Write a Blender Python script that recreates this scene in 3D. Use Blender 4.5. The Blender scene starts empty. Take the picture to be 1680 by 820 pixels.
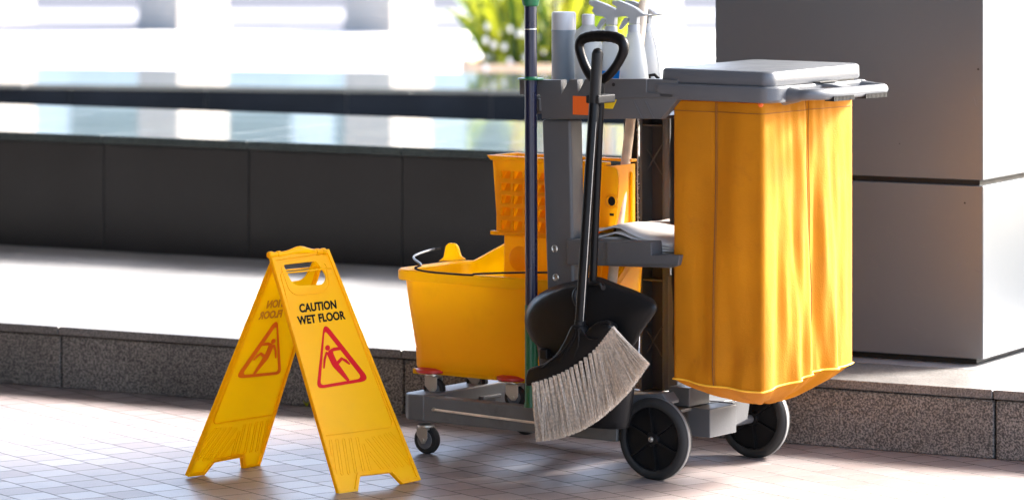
import bpy, bmesh, math, random
from mathutils import Vector, Matrix
random.seed(7)
S = bpy.context.scene
C = S.collection
R = math.radians
# ------------------------------------------------------------------ camera, sky, sun, exposure
F, HX, HY, CZ = 6340.0, 840.0, -200.0, 1.45
cd = bpy.data.cameras.new("camera"); cam = bpy.data.objects.new("camera", cd); C.objects.link(cam)
cam.location = (0, 0, CZ); cam.rotation_euler = (R(90), 0, 0)
cd.sensor_width = 36; cd.lens = F/1680*36; cd.shift_y = -(410-HY)/1680
cd.clip_start = .1; cd.clip_end = 2000
cd.dof.use_dof = True; cd.dof.focus_distance = 9.4; cd.dof.aperture_fstop = 3.9
S.camera = cam
SUN_EL, SUN_AZ = R(34), R(59)       # azimuth clockwise from +Y
W = bpy.data.worlds.new("World"); S.world = W; W.use_nodes = True
wn = W.node_tree.nodes; sky = wn.new('ShaderNodeTexSky'); sky.sky_type = 'NISHITA'
sky.sun_disc = False; sky.sun_elevation = SUN_EL; sky.sun_rotation = SUN_AZ
sky.air_density = .9; sky.dust_density = 3.8; sky.ozone_density = 1.0
W.node_tree.links.new(sky.outputs[0], wn['Background'].inputs[0]); wn['Background'].inputs[1].default_value = .15
sl = bpy.data.lights.new("sun", 'SUN'); sl.energy = 3.7; sl.angle = R(18); sl.color = (1, .97, .93)
so = bpy.data.objects.new("sun", sl); C.objects.link(so)
sd = Vector((math.sin(SUN_AZ)*math.cos(SUN_EL), math.cos(SUN_AZ)*math.cos(SUN_EL), math.sin(SUN_EL)))
so.rotation_euler = (-sd).to_track_quat('-Z', 'Y').to_euler(); so.location = (5, 5, 20)
S.view_settings.view_transform = 'Standard'; S.view_settings.look = 'None'
S.view_settings.exposure = 2.98; S.view_settings.gamma = 1
try: S.cycles.transparent_max_bounces = 12; S.cycles.max_bounces = 10; S.cycles.diffuse_bounces = 5
except Exception: pass

# ------------------------------------------------------------------ measuring helpers
CAM = Vector((0, 0, CZ))
def ray(X, Y): return Vector(((X-HX)/F, 1, -(Y-HY)/F))
def hit(X, Y, p, n):
    r = ray(X, Y); return CAM + r*((Vector(p)-CAM).dot(n)/r.dot(n))
def gnd(X, Y, z=0): return hit(X, Y, (0, 0, z), Vector((0, 0, 1)))
N0 = Vector((.346, 9.33, 0)); LX = Vector((.805, -.593, 0)).normalized(); LY = Vector((.593, .805, 0)).normalized()
CROT = math.atan2(LX.y, LX.x)
def cp(X, Y, b):                       # cart-frame point on the plane y=b
    p = hit(X, Y, N0+LY*b, LY)-N0; return Vector((p.dot(LX), b, p.z))
def loc(v): v = Vector(v); return N0+LX*v.x+LY*v.y+Vector((0, 0, v.z))
K1 = Vector((.878, -.478, 0)); K1.normalize(); K2 = Vector((-K1.y, K1.x, 0))   # kerb direction, and away from camera

# ------------------------------------------------------------------ materials
M = {}
def nn(nt, t, **kw):
    n = nt.nodes.new(t)
    for k, v in kw.items():
        if hasattr(n, k): setattr(n, k, v)
    return n
def mat(name, col, rough=.5, metal=0, var=.12, vscale=6, bump=0, bscale=60, trans=0, tcol=None, spec=.5, rvar=.1, alpha=1, coords='Object', detail=5, dirt=None, coat=0):
    m = bpy.data.materials.new(name); m.use_nodes = True; nt = m.node_tree; L = nt.links
    b = nt.nodes['Principled BSDF']; out = nt.nodes['Material Output']
    tc = nn(nt, 'ShaderNodeTexCoord')
    n1 = nn(nt, 'ShaderNodeTexNoise'); n1.inputs['Scale'].default_value = vscale; n1.inputs['Detail'].default_value = detail
    L.new(tc.outputs[coords], n1.inputs['Vector'])
    mr = nn(nt, 'ShaderNodeMapRange'); mr.inputs[1].default_value = .3; mr.inputs[2].default_value = .7
    mr.inputs[3].default_value = 1-var; mr.inputs[4].default_value = 1+var*.6; L.new(n1.outputs[0], mr.inputs[0])
    mx = nn(nt, 'ShaderNodeVectorMath', operation='SCALE'); mx.inputs[0].default_value = col[:3]; L.new(mr.outputs[0], mx.inputs['Scale'])
    src = mx.outputs[0]
    if dirt:
        n3 = nn(nt, 'ShaderNodeTexNoise'); n3.inputs['Scale'].default_value = dirt[1]; n3.inputs['Detail'].default_value = 8; n3.inputs['Roughness'].default_value = .7
        L.new(tc.outputs[coords], n3.inputs['Vector'])
        r3 = nn(nt, 'ShaderNodeMapRange'); r3.inputs[1].default_value = .55; r3.inputs[2].default_value = .75; r3.inputs[4].default_value = dirt[2]; L.new(n3.outputs[0], r3.inputs[0])
        dm = nn(nt, 'ShaderNodeMix', data_type='RGBA'); L.new(r3.outputs[0], dm.inputs[0]); L.new(src, dm.inputs[6]); dm.inputs[7].default_value = (*dirt[0], 1); src = dm.outputs[2]
    L.new(src, b.inputs['Base Color'])
    n2 = nn(nt, 'ShaderNodeTexNoise'); n2.inputs['Scale'].default_value = vscale*3; n2.inputs['Detail'].default_value = 6; L.new(tc.outputs[coords], n2.inputs['Vector'])
    mr2 = nn(nt, 'ShaderNodeMapRange'); mr2.inputs[3].default_value = max(0, rough-rvar); mr2.inputs[4].default_value = min(1, rough+rvar); L.new(n2.outputs[0], mr2.inputs[0])
    L.new(mr2.outputs[0], b.inputs['Roughness'])
    b.inputs['Metallic'].default_value = metal; b.inputs['Specular IOR Level'].default_value = spec
    b.inputs['Coat Weight'].default_value = coat
    if bump:
        nb = nn(nt, 'ShaderNodeTexNoise'); nb.inputs['Scale'].default_value = bscale; nb.inputs['Detail'].default_value = 4; L.new(tc.outputs[coords], nb.inputs['Vector'])
        bp = nn(nt, 'ShaderNodeBump'); bp.inputs['Strength'].default_value = bump; bp.inputs['Distance'].default_value = .003; L.new(nb.outputs[0], bp.inputs['Height']); L.new(bp.outputs[0], b.inputs['Normal'])
    sh = b.outputs[0]
    if trans:
        t = nn(nt, 'ShaderNodeBsdfTranslucent'); t.inputs[0].default_value = (*(tcol or col)[:3], 1)
        ms = nn(nt, 'ShaderNodeMixShader'); ms.inputs[0].default_value = trans; L.new(sh, ms.inputs[1]); L.new(t.outputs[0], ms.inputs[2]); sh = ms.outputs[0]
    if alpha < 1:
        t = nn(nt, 'ShaderNodeBsdfTransparent'); ms = nn(nt, 'ShaderNodeMixShader'); ms.inputs[0].default_value = alpha
        L.new(t.outputs[0], ms.inputs[1]); L.new(sh, ms.inputs[2]); sh = ms.outputs[0]
    L.new(sh, out.inputs['Surface'])
    M[name] = m; return m

mat('sign_yellow', (1.0, .57, .001), .38, var=.04, spec=.3, trans=.62, tcol=(1, .78, .004), bump=.05, bscale=300, dirt=((.8, .5, .05), 30, .35))
mat('bucket_yellow', (1.0, .53, .002), .38, spec=.35, var=.05, trans=.55, tcol=(1, .78, .01), bump=.04, bscale=200, dirt=((.5, .2, .01), 9, .35))
mat('wringer_yellow', (1.0, .46, .003), .38, var=.06, trans=.5, tcol=(1, .75, 0), dirt=((.5, .2, .01), 9, .35))
mat('bag_cloth', (.47, .18, .002), .8, var=.2, vscale=5, spec=.25, trans=.10, tcol=(1, .42, .01), bump=.35, bscale=350, dirt=((.26, .085, .006), 9, .5))
mat('stitching', (.2, .075, .008), .8)
mat('piping', (.95, .5, .03), .6)
mat('grey_plastic', (.088, .089, .092), .42, var=.08, bump=.15, bscale=260, dirt=((.09, .09, .09), 14, .3))
mat('lid_plastic', (.09, .097, .108), .4, var=.06, bump=.2, bscale=300)
mat('grey_dark', (.12, .12, .125), .5, var=.15)
mat('base_grey', (.125, .123, .118), .5, var=.2, bump=.2, dirt=((.06, .05, .04), 12, .6))
mat('black_plastic', (.006, .006, .0065), .45, spec=.25, var=.2, bump=.15, bscale=250)
mat('black_handle', (.003, .003, .0035), .4, spec=.2, var=.2)
mat('black_rubber', (.012, .012, .012), .65, spec=.3, var=.3)
mat('tyre_rubber', (.022, .021, .02), .7, var=.3, spec=.3, bump=.2, dirt=((.09, .085, .08), 20, .4))
mat('tyre_tread', (.16, .155, .15), .6, var=.3, dirt=((.12, .11, .1), 30, .7))
mat('dark_red', (.55, .03, .02), .4)
mat('steel', (.55, .54, .5), .35, metal=.9, dirt=((.25, .2, .1), 30, .5))
mat('wire', (.02, .018, .018), .35, metal=.3)
mat('navy', (.004, .007, .03), .3, var=.1, coat=.15)
mat('green_plastic', (.005, .12, .045), .35)
mat('wood', (.8, .64, .48), .6, var=.25, vscale=20, dirt=((.4, .26, .15), 40, .3))
mat('white_paper', (.6, .57, .54), .8, var=.05)
mat('white_plastic', (.5, .5, .51), .35, var=.03)
mat('can_metal', (.24, .29, .34), .4, metal=.1, var=.05)
mat('bottle_clear', (.50, .52, .53), .3, var=.02, trans=.45, alpha=.85)
mat('trigger_white', (.5, .52, .54), .35, trans=.3)
mat('blue_liquid', (.01, .22, .6), .2, trans=.6, tcol=(.02, .45, .95))
mat('orange_label', (.8, .13, .01), .5)
mat('yellow_label', (.75, .5, .01), .5)
mat('bristle', (.7, .58, .46), .7, var=.4, vscale=160)
mat('red_ink', (.5, .002, .006), .5, var=.03, spec=.12)
mat('black_ink', (.003, .003, .003), .6, spec=.08)
mat('red_showthrough', (1, .22, .002), .4, trans=.2, tcol=(1, .2, 0))  # red print as it looks with light coming through the panel
mat('black_showthrough', (.62, .27, .003), .4)  # black print as it looks with light coming through the panel
mat('black_cloth', (.012, .012, .014), .9, bump=.4, bscale=200)
mat('white_thread', (.7, .68, .64), .9)
mat('pillar_white', (.25, .235, .22), .8, spec=.1, var=.08)
mat('planter_clay', (.62, .42, .28), .7)
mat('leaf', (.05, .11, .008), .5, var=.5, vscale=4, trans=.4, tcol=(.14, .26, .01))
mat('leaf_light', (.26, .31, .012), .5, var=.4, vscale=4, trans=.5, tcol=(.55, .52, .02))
mat('stem_brown', (.18, .09, .045), .8, var=.3)
mat('petal', (.85, .8, .8), .6, trans=.3)
mat('asphalt', (.05, .052, .062), .8, spec=.05, var=.1, vscale=2, coords='Object')
mat('grey_band', (.075, .077, .09), .7, spec=.05, var=.15, vscale=2)
mat('sidewalk', (.16, .16, .17), .7, spec=.05, var=.1, vscale=2)
mat('plaza', (.62, .59, .55), .8, spec=.2, var=.06, vscale=1.5)
mat('ceiling', (.22, .21, .2), .8)
mat('wall_in', (.10, .09, .08), .8)
mat('grout', (.16, .16, .16), .8)
mat('web_dark', (.045, .045, .055), .5)
mat('facade', (.44, .50, .50), .8, vscale=.4)
mat('facade_glass', (.08, .12, .13), .15, spec=.6)
mat('trunk', (.12, .08, .05), .9)

def granite(name, c1, c2, c3, scale, rough, bump=0., spec=.5):
    m = bpy.data.materials.new(name); m.use_nodes = True; nt = m.node_tree; L = nt.links; b = nt.nodes['Principled BSDF']
    tc = nn(nt, 'ShaderNodeTexCoord')
    v = nn(nt, 'ShaderNodeTexNoise'); v.inputs['Scale'].default_value = scale; v.inputs['Detail'].default_value = 3; v.inputs['Roughness'].default_value = .6; L.new(tc.outputs['Object'], v.inputs['Vector'])
    cr = nn(nt, 'ShaderNodeValToRGB'); e = cr.color_ramp.elements
    e[0].position = .40; e[0].color = (*c1, 1); e[1].position = .60; e[1].color = (*c3, 1); k = e.new(.5); k.color = (*c2, 1)
    L.new(v.outputs[0], cr.inputs[0])
    b.inputs['Specular IOR Level'].default_value = spec
    big = nn(nt, 'ShaderNodeTexNoise'); big.inputs['Scale'].default_value = 3; big.inputs['Detail'].default_value = 7; L.new(tc.outputs['Object'], big.inputs['Vector'])
    mr = nn(nt, 'ShaderNodeMapRange'); mr.inputs[1].default_value = .3; mr.inputs[2].default_value = .7; mr.inputs[3].default_value = .72; mr.inputs[4].default_value = 1.2; L.new(big.outputs[0], mr.inputs[0])
    sc = nn(nt, 'ShaderNodeVectorMath', operation='SCALE'); L.new(cr.outputs[0], sc.inputs[0]); L.new(mr.outputs[0], sc.inputs['Scale'])
    L.new(sc.outputs[0], b.inputs['Base Color'])
    mr2 = nn(nt, 'ShaderNodeMapRange'); mr2.inputs[3].default_value = rough*.75; mr2.inputs[4].default_value = rough*1.3; L.new(big.outputs[0], mr2.inputs[0]); L.new(mr2.outputs[0], b.inputs['Roughness'])
    if bump:
        bp = nn(nt, 'ShaderNodeBump'); bp.inputs['Strength'].default_value = bump; bp.inputs['Distance'].default_value = .004; L.new(v.outputs[0], bp.inputs['Height']); L.new(bp.outputs[0], b.inputs['Normal'])
    M[name] = m; return m
granite('kerb_granite', (.04, .036, .033), (.12, .108, .097), (.25, .222, .195), 210, .7, .5)
granite('coping_granite', (.06, .056, .053), (.11, .102, .096), (.17, .16, .15), 220, .5, .1)
granite('platform_granite', (.18, .178, .178), (.26, .257, .257), (.33, .326, .326), 200, .36, .04)
granite('dark_riser', (.014, .013, .014), (.018, .017, .018), (.024, .022, .023), 240, .34, spec=.4)
granite('black_riser', (.004, .006, .009), (.007, .009, .012), (.010, .012, .015), 240, .6, spec=.03)
granite('polished_tread', (.035, .045, .045), (.05, .062, .06), (.07, .082, .08), 200, .06, spec=.4)

def paver():
    m = bpy.data.materials.new('pavers'); m.use_nodes = True; nt = m.node_tree; L = nt.links; b = nt.nodes['Principled BSDF']
    tc = nn(nt, 'ShaderNodeTexCoord'); mp = nn(nt, 'ShaderNodeMapping'); mp.inputs['Rotation'].default_value = (0, 0, -R(124.4)); mp.inputs['Location'].default_value = (.03, .045, 0)
    L.new(tc.outputs['Object'], mp.inputs[0])
    # waviness so that joints are not ruler-straight
    wv = nn(nt, 'ShaderNodeTexNoise'); wv.inputs['Scale'].default_value = 14; L.new(mp.outputs[0], wv.inputs['Vector'])
    ws = nn(nt, 'ShaderNodeVectorMath', operation='SCALE'); ws.inputs['Scale'].default_value = .006; L.new(wv.outputs['Color'], ws.inputs[0])
    wa = nn(nt, 'ShaderNodeVectorMath', operation='ADD'); L.new(mp.outputs[0], wa.inputs[0]); L.new(ws.outputs[0], wa.inputs[1])
    def brick(c1, c2, mort):
        k = nn(nt, 'ShaderNodeTexBrick'); k.offset = .5; k.inputs['Scale'].default_value = 1; k.inputs['Brick Width'].default_value = .097; k.inputs['Row Height'].default_value = .1
        k.inputs['Mortar Size'].default_value = .0021; k.inputs['Mortar Smooth'].default_value = .35; k.inputs['Bias'].default_value = 0
        k.inputs['Color1'].default_value = (*c1, 1); k.inputs['Color2'].default_value = (*c2, 1); k.inputs['Mortar'].default_value = (*mort, 1); L.new(wa.outputs[0], k.inputs['Vector']); return k
    k = brick((.225, .190, .180), (.180, .140, .130), (.016, .013, .012))
    sp = nn(nt, 'ShaderNodeTexNoise'); sp.inputs['Scale'].default_value = 320; sp.inputs['Detail'].default_value = 2; L.new(tc.outputs['Object'], sp.inputs['Vector'])
    bg = nn(nt, 'ShaderNodeTexNoise'); bg.inputs['Scale'].default_value = 2.6; bg.inputs['Detail'].default_value = 8; bg.inputs['Roughness'].default_value = .65; L.new(tc.outputs['Object'], bg.inputs['Vector'])
    m1 = nn(nt, 'ShaderNodeMapRange'); m1.inputs[1].default_value = .3; m1.inputs[2].default_value = .7; m1.inputs[3].default_value = .72; m1.inputs[4].default_value = 1.25; L.new(sp.outputs[0], m1.inputs[0])
    m2 = nn(nt, 'ShaderNodeMapRange'); m2.inputs[1].default_value = .3; m2.inputs[2].default_value = .7; m2.inputs[3].default_value = .75; m2.inputs[4].default_value = 1.2; L.new(bg.outputs[0], m2.inputs[0])
    mu = nn(nt, 'ShaderNodeMath', operation='MULTIPLY'); L.new(m1.outputs[0], mu.inputs[0]); L.new(m2.outputs[0], mu.inputs[1])
    sc = nn(nt, 'ShaderNodeVectorMath', operation='SCALE'); L.new(k.outputs[0], sc.inputs[0]); L.new(mu.outputs[0], sc.inputs['Scale']); L.new(sc.outputs[0], b.inputs['Base Color'])
    # roughness: a worn sheen, each brick a little different, rough joints
    rk = brick((.36, .36, .36), (.44, .44, .44), (.8, .8, .8)); b.inputs['Specular IOR Level'].default_value = .6; mr = nn(nt, 'ShaderNodeMath', operation='MULTIPLY'); L.new(rk.outputs[0], mr.inputs[0]); mr.inputs[1].default_value = 1; L.new(mr.outputs[0], b.inputs['Roughness'])
    hk = nn(nt, 'ShaderNodeMath', operation='MULTIPLY'); hk.inputs[1].default_value = -1; L.new(k.outputs['Fac'], hk.inputs[0])
    h2 = nn(nt, 'ShaderNodeMath', operation='MULTIPLY_ADD'); h2.inputs[1].default_value = .10; L.new(sp.outputs[0], h2.inputs[0]); L.new(hk.outputs[0], h2.inputs[2])
    bp = nn(nt, 'ShaderNodeBump'); bp.inputs['Strength'].default_value = .6; bp.inputs['Distance'].default_value = .004; L.new(h2.outputs[0], bp.inputs['Height']); L.new(bp.outputs[0], b.inputs['Normal'])
    M['pavers'] = m
paver()

def clothwrinkles():
    nt = M['bag_cloth'].node_tree; L = nt.links; b = nt.nodes['Principled BSDF']; tc = nt.nodes['Texture Coordinate']
    prev = b.inputs['Normal'].links[0].from_node
    for sc, st, rot in (((14, 14, 2.5), .22, .25), ((34, 34, 22), .16, -.5)):
        mp = nn(nt, 'ShaderNodeMapping'); mp.inputs['Scale'].default_value = sc; mp.inputs['Rotation'].default_value = (rot*.3, rot*.3, 0); L.new(tc.outputs['Object'], mp.inputs[0])
        n = nn(nt, 'ShaderNodeTexNoise'); n.inputs['Scale'].default_value = 1; n.inputs['Detail'].default_value = 3; n.inputs['Distortion'].default_value = .6; L.new(mp.outputs[0], n.inputs['Vector'])
        bp = nn(nt, 'ShaderNodeBump'); bp.inputs['Strength'].default_value = st; bp.inputs['Distance'].default_value = .006; L.new(n.outputs[0], bp.inputs['Height']); L.new(prev.outputs[0], bp.inputs['Normal']); prev = bp
    L.new(prev.outputs[0], b.inputs['Normal'])
clothwrinkles()
def panelmat():
    m = mat('pillar_panel', (.122, .131, .14), .38, metal=.35, var=.04, vscale=1.2, rvar=.05, dirt=((.2, .19, .175), 22, .12))
    nt = m.node_tree; L = nt.links; b = nt.nodes['Principled BSDF']; tc = nt.nodes['Texture Coordinate']
    # a few fine horizontal scratches
    mp = nn(nt, 'ShaderNodeMapping'); mp.inputs['Scale'].default_value = (5, 5, 60); L.new(tc.outputs['Object'], mp.inputs[0])
    n = nn(nt, 'ShaderNodeTexNoise'); n.inputs['Scale'].default_value = 3; n.inputs['Detail'].default_value = 6; L.new(mp.outputs[0], n.inputs['Vector'])
    bp = nn(nt, 'ShaderNodeBump'); bp.inputs['Strength'].default_value = .12; bp.inputs['Distance'].default_value = .001; L.new(n.outputs[0], bp.inputs['Height']); L.new(bp.outputs[0], b.inputs['Normal'])
panelmat()

# ------------------------------------------------------------------ object helpers
def tag(o, label=None, cat=None, group=None, kind=None):
    if label: o['label'] = label
    if cat: o['category'] = cat
    if group: o['group'] = group
    if kind: o['kind'] = kind
    return o
def empty(name, p, rz, label, cat, group=None):
    o = bpy.data.objects.new(name, None); C.objects.link(o); o.location = p; o.rotation_euler = (0, 0, rz); o.empty_display_size = .1
    return tag(o, label, cat, group)
class MB:
    def __init__(s): s.bm = bmesh.new()
    def ring(s, pts): return [s.bm.verts.new(Vector(p)) for p in pts]
    def face(s, vs):
        try: return s.bm.faces.new(vs)
        except Exception: return None
    def box(s, x0, x1, y0, y1, z0, z1, f=None):
        c = [Vector((x, y, z)) for z in (z0, z1) for x, y in ((x0, y0), (x1, y0), (x1, y1), (x0, y1))]
        if f: c = [f(v) for v in c]
        v = s.ring(c)
        for q in ((0, 1, 2, 3), (7, 6, 5, 4), (0, 4, 5, 1), (1, 5, 6, 2), (2, 6, 7, 3), (3, 7, 4, 0)): s.face([v[i] for i in q])
        return s
    def prism(s, pts, d):             # polygon of 3-D points, extruded by vector d
        d = Vector(d); a = s.ring(pts); b = s.ring([Vector(p)+d for p in pts]); n = len(a)
        s.face(a[::-1]); s.face(b)
        for i in range(n): s.face([a[i], a[(i+1) % n], b[(i+1) % n], b[i]])
        return s
    def loft(s, rings, cap0=True, cap1=True, closed=True):
        rs = [s.ring(r) for r in rings]; n = len(rs[0])
        for a, b in zip(rs, rs[1:]):
            for i in range(n if closed else n-1): s.face([a[i], a[(i+1) % n], b[(i+1) % n], b[i]])
        if cap0: s.face(rs[0][::-1])
        if cap1: s.face(rs[-1])
        return s
    def tube(s, pts, r, seg=10, closed=False, caps=True, flat=None, up=None):
        pts = [Vector(p) for p in pts]; n = len(pts); rr = r if isinstance(r, (list, tuple)) else [r]*n
        rings = []; prev = None
        for i, p in enumerate(pts):
            if closed: t = (pts[(i+1) % n]-pts[i-1])
            else: t = pts[min(i+1, n-1)]-pts[max(i-1, 0)]
            t.normalize()
            u = prev if prev is not None else (Vector(up) if up else (Vector((0, 0, 1)) if abs(t.z) < .9 else Vector((1, 0, 0))))
            u = (u-t*u.dot(t)).normalized(); prev = u; w = t.cross(u)
            k = flat or 1
            rings.append([p+(u*math.cos(2*math.pi*j/seg)*k+w*math.sin(2*math.pi*j/seg))*rr[i] for j in range(seg)])
        if closed: rings.append(rings[0])
        s.loft(rings, caps and not closed, caps and not closed)
        if closed: bmesh.ops.remove_doubles(s.bm, verts=s.bm.verts, dist=1e-6)
        return s
    def lathe(s, c, axis, prof, seg=32, caps=True, fac=None):
        c = Vector(c); a = Vector(axis).normalized(); u = a.orthogonal().normalized(); w = a.cross(u)
        rings = [[c+a*h+(u*math.cos(2*math.pi*j/seg)+w*math.sin(2*math.pi*j/seg))*(r*(fac(j, h) if fac else 1)) for j in range(seg)] for r, h in prof]
        return s.loft(rings, caps, caps)
    def build(s, name, m, parent=None, bevel=0, smooth=38, sub=0, seg=2, solid=0, label=None):
        bmesh.ops.recalc_face_normals(s.bm, faces=s.bm.faces)
        me = bpy.data.meshes.new(name); s.bm.to_mesh(me); s.bm.free()
        ms = m if isinstance(m, list) else [m]
        for x in ms: me.materials.append(M[x])
        if smooth:
            me.shade_smooth()
            if not sub and not bevel: me.set_sharp_from_angle(angle=R(smooth))
        o = bpy.data.objects.new(name, me); C.objects.link(o)
        if parent: o.parent = parent
        if solid: md = o.modifiers.new('solid', 'SOLIDIFY'); md.thickness = solid; md.offset = 0
        if bevel:
            md = o.modifiers.new('bevel', 'BEVEL'); md.width = bevel; md.segments = seg; md.limit_method = 'ANGLE'; md.angle_limit = R(35)
            md = o.modifiers.new('wn', 'WEIGHTED_NORMAL'); md.keep_sharp = False
        if sub: md = o.modifiers.new('sub', 'SUBSURF'); md.levels = sub; md.render_levels = sub
        if label: o['label'] = label
        return o
def struct(name, mb, m, **k): return tag(mb.build(name, m, **k), kind='structure')
def catmull(pts, k=6, closed=False):
    P = [Vector(p) for p in pts]; n = len(P); out = []
    for i in range(n if closed else n-1):
        a, b, c, d = (P[(i-1) % n] if closed or i else P[0]), P[i], P[(i+1) % n], (P[(i+2) % n] if closed or i+2 < n else P[-1])
        for j in range(k):
            t = j/k; out.append(.5*((2*b)+(c-a)*t+(2*a-5*b+4*c-d)*t*t+(3*b-a-3*c+d)*t**3))
    if not closed: out.append(P[-1])
    return out
def rrect(x0, x1, y0, y1, r, z, n=6):
    out = []
    for cx, cy, a0 in ((x1-r, y0+r, -90), (x1-r, y1-r, 0), (x0+r, y1-r, 90), (x0+r, y0+r, 180)):
        for j in range(n+1):
            a = R(a0+90*j/n); out.append(Vector((cx+r*math.cos(a), cy+r*math.sin(a), z)))
    return out
def densify(pts, step=.03):
    out = []
    for i, p in enumerate(pts):
        q = pts[(i+1) % len(pts)]; out.append(p)
        if (q-p).length > .12:
            for k in range(1, 16): out.append(p.lerp(q, k/16))
    return out
def flatshape(polys, thick, O, ex, ey, nrm, bevel=0, n0=0.):
    """closed 2-D polygons (holes allowed) -> solid plate in the plane O + s*ex + t*ey, from n0 to n0+thick along nrm; returns MB"""
    cu = bpy.data.curves.new('t', 'CURVE'); cu.dimensions = '2D'; cu.fill_mode = 'BOTH'; cu.extrude = thick/2-bevel; cu.bevel_depth = bevel; cu.bevel_resolution = 1; cu.offset = -bevel
    for pl in polys:
        s = cu.splines.new('POLY'); s.points.add(len(pl)-1); s.use_cyclic_u = True
        for q, p in zip(s.points, pl): q.co = (p[0], p[1], 0, 1)
    return _c2m(cu, thick, O, ex, ey, nrm, n0)
def _c2m(cu, thick, O, ex, ey, nrm, n0, post=None):
    o = bpy.data.objects.new('t', cu); C.objects.link(o); dg = bpy.context.evaluated_depsgraph_get(); dg.update()
    me = bpy.data.meshes.new_from_object(o.evaluated_get(dg)); C.objects.unlink(o); bpy.data.objects.remove(o); bpy.data.curves.remove(cu)
    mb = MB(); mb.bm.from_mesh(me); bpy.data.meshes.remove(me)
    bmesh.ops.remove_doubles(mb.bm, verts=mb.bm.verts, dist=1e-6)
    if post: post(mb.bm)
    O, ex, ey, nrm = Vector(O), Vector(ex), Vector(ey), Vector(nrm)
    for v in mb.bm.verts: v.co = O+ex*v.co.x+ey*v.co.y+nrm*(v.co.z+thick/2+n0)
    return mb
def add(a, b):                         # merge b into a
    me = bpy.data.meshes.new('x'); b.bm.to_mesh(me); b.bm.free(); a.bm.from_mesh(me); bpy.data.meshes.remove(me); return a
def stroke(pts, w, n=6):               # rounded thick polyline as a polygon; w may be list
    P = [Vector((*p, 0)).xy for p in pts]; ws = w if isinstance(w, (list, tuple)) else [w]*len(P); L_, R_ = [], []
    for i, p in enumerate(P):
        t = (P[min(i+1, len(P)-1)]-P[max(i-1, 0)]).normalized(); q = Vector((-t.y, t.x)); L_.append(p+q*ws[i]/2); R_.append(p-q*ws[i]/2)
    t1 = (P[-1]-P[-2]).normalized(); t0 = (P[0]-P[1]).normalized()
    def cap(c, t, w): return [c+Matrix.Rotation(R(90-180*j/n), 2) @ t*w/2 for j in range(1, n)]
    return [tuple(v) for v in L_+cap(P[-1], t1, ws[-1])+R_[::-1]+cap(P[0], t0, ws[0])]
def roundpoly(pts, r, n=5):
    out = []; k = len(pts)
    rs = r if isinstance(r, (list, tuple)) else [r]*k
    for i in range(k):
        p = Vector(pts[i]).xy; a = (Vector(pts[i-1]).xy-p); b = (Vector(pts[(i+1) % k]).xy-p); rr = rs[i]
        if rr <= 0: out.append(tuple(p)); continue
        d = min(rr, a.length*.48, b.length*.48); A = p+a.normalized()*d; B = p+b.normalized()*d
        for j in range(n+1):
            t = j/n; out.append(tuple(A*(1-t)**2+p*2*t*(1-t)+B*t*t))
    return out
def shear(A): return A
# ==================================================================== SETTING
def wedge(p0, p1, back, z0, z1): pass
kA = gnd(0, 628); kB = gnd(1680, 757)
def kpt(s, t=0, z=0): return Vector((kA.x, kA.y, 0))+K1*s+K2*t+Vector((0, 0, z))
def kbox(mb, s0, s1, t0, t1, z0, z1, o=(0, 0)): return mb.box(s0, s1, t0, t1, z0, z1, f=lambda v: kpt(v.x, v.y+o[1], v.z))
def ks(X, Y, z, t=0): p = hit(X, Y, kpt(0, t), K2)-kpt(0, t); return p.dot(K1)
PZ = .175; BZ = .57
mb = MB(); mb.box(-300, 300, -60, 500, -.3, 0); struct('ground', mb, 'pavers', smooth=0)
# where the steps stand (distance behind the kerb)
tB = (gnd(0, 402, PZ)-kpt(0)).dot(K2); tU = (gnd(0, 170, BZ)-kpt(0)).dot(K2)
# raised platform
mb = MB(); kbox(mb, -12, 12, .03, tB+.02, .01, PZ-.002); struct('pavement', mb, 'platform_granite', smooth=0)
# kerb: face slabs with joints and a thin coping
def slabs(mb, z0, z1, t0, t1, joints, lo, hi, gap=.004):
    js = sorted(joints); sp = (js[-1]-js[0])/(len(js)-1)
    while js[0] > lo: js.insert(0, js[0]-sp)
    while js[-1] < hi: js.append(js[-1]+sp)
    for a, b in zip(js, js[1:]): kbox(mb, a+gap/2, b-gap/2, t0, t1, z0, z1)
    return js
kj = [ks(100, 580, 0), ks(662, 620, 0), ks(1632, 690, 0)]
kj = [kj[0], kj[1], (kj[1]+kj[2])/2, kj[2]]
mb = MB(); slabs(mb, .0, PZ-.027, 0, .06, kj, -8, 9, .006); struct('kerb', mb, 'kerb_granite', bevel=.004, smooth=0)
mb = MB(); slabs(mb, PZ-.024, PZ, -.014, .33, kj, -8, 9, .002); struct('kerb_coping', mb, 'coping_granite', bevel=.004, smooth=0)
mb = MB(); kbox(mb, -12, 12, .012, .03, 0, PZ-.004); struct('kerb_joint', mb, 'black_rubber', smooth=0)
# platform surface paving slabs (0.6 m deep rows)
mb = MB()
for r_, (a, b) in enumerate(((.334, .94), (.943, 1.55), (1.553, 2.16), (2.163, tB-.002))):
    x = -12+.35*(r_ % 2)
    while x < 12: kbox(mb, x+.0015, x+.898, a, min(b, tB-.002), PZ-.02, PZ); x += .9
struct('pavement_slabs', mb, 'platform_granite', smooth=0)
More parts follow.
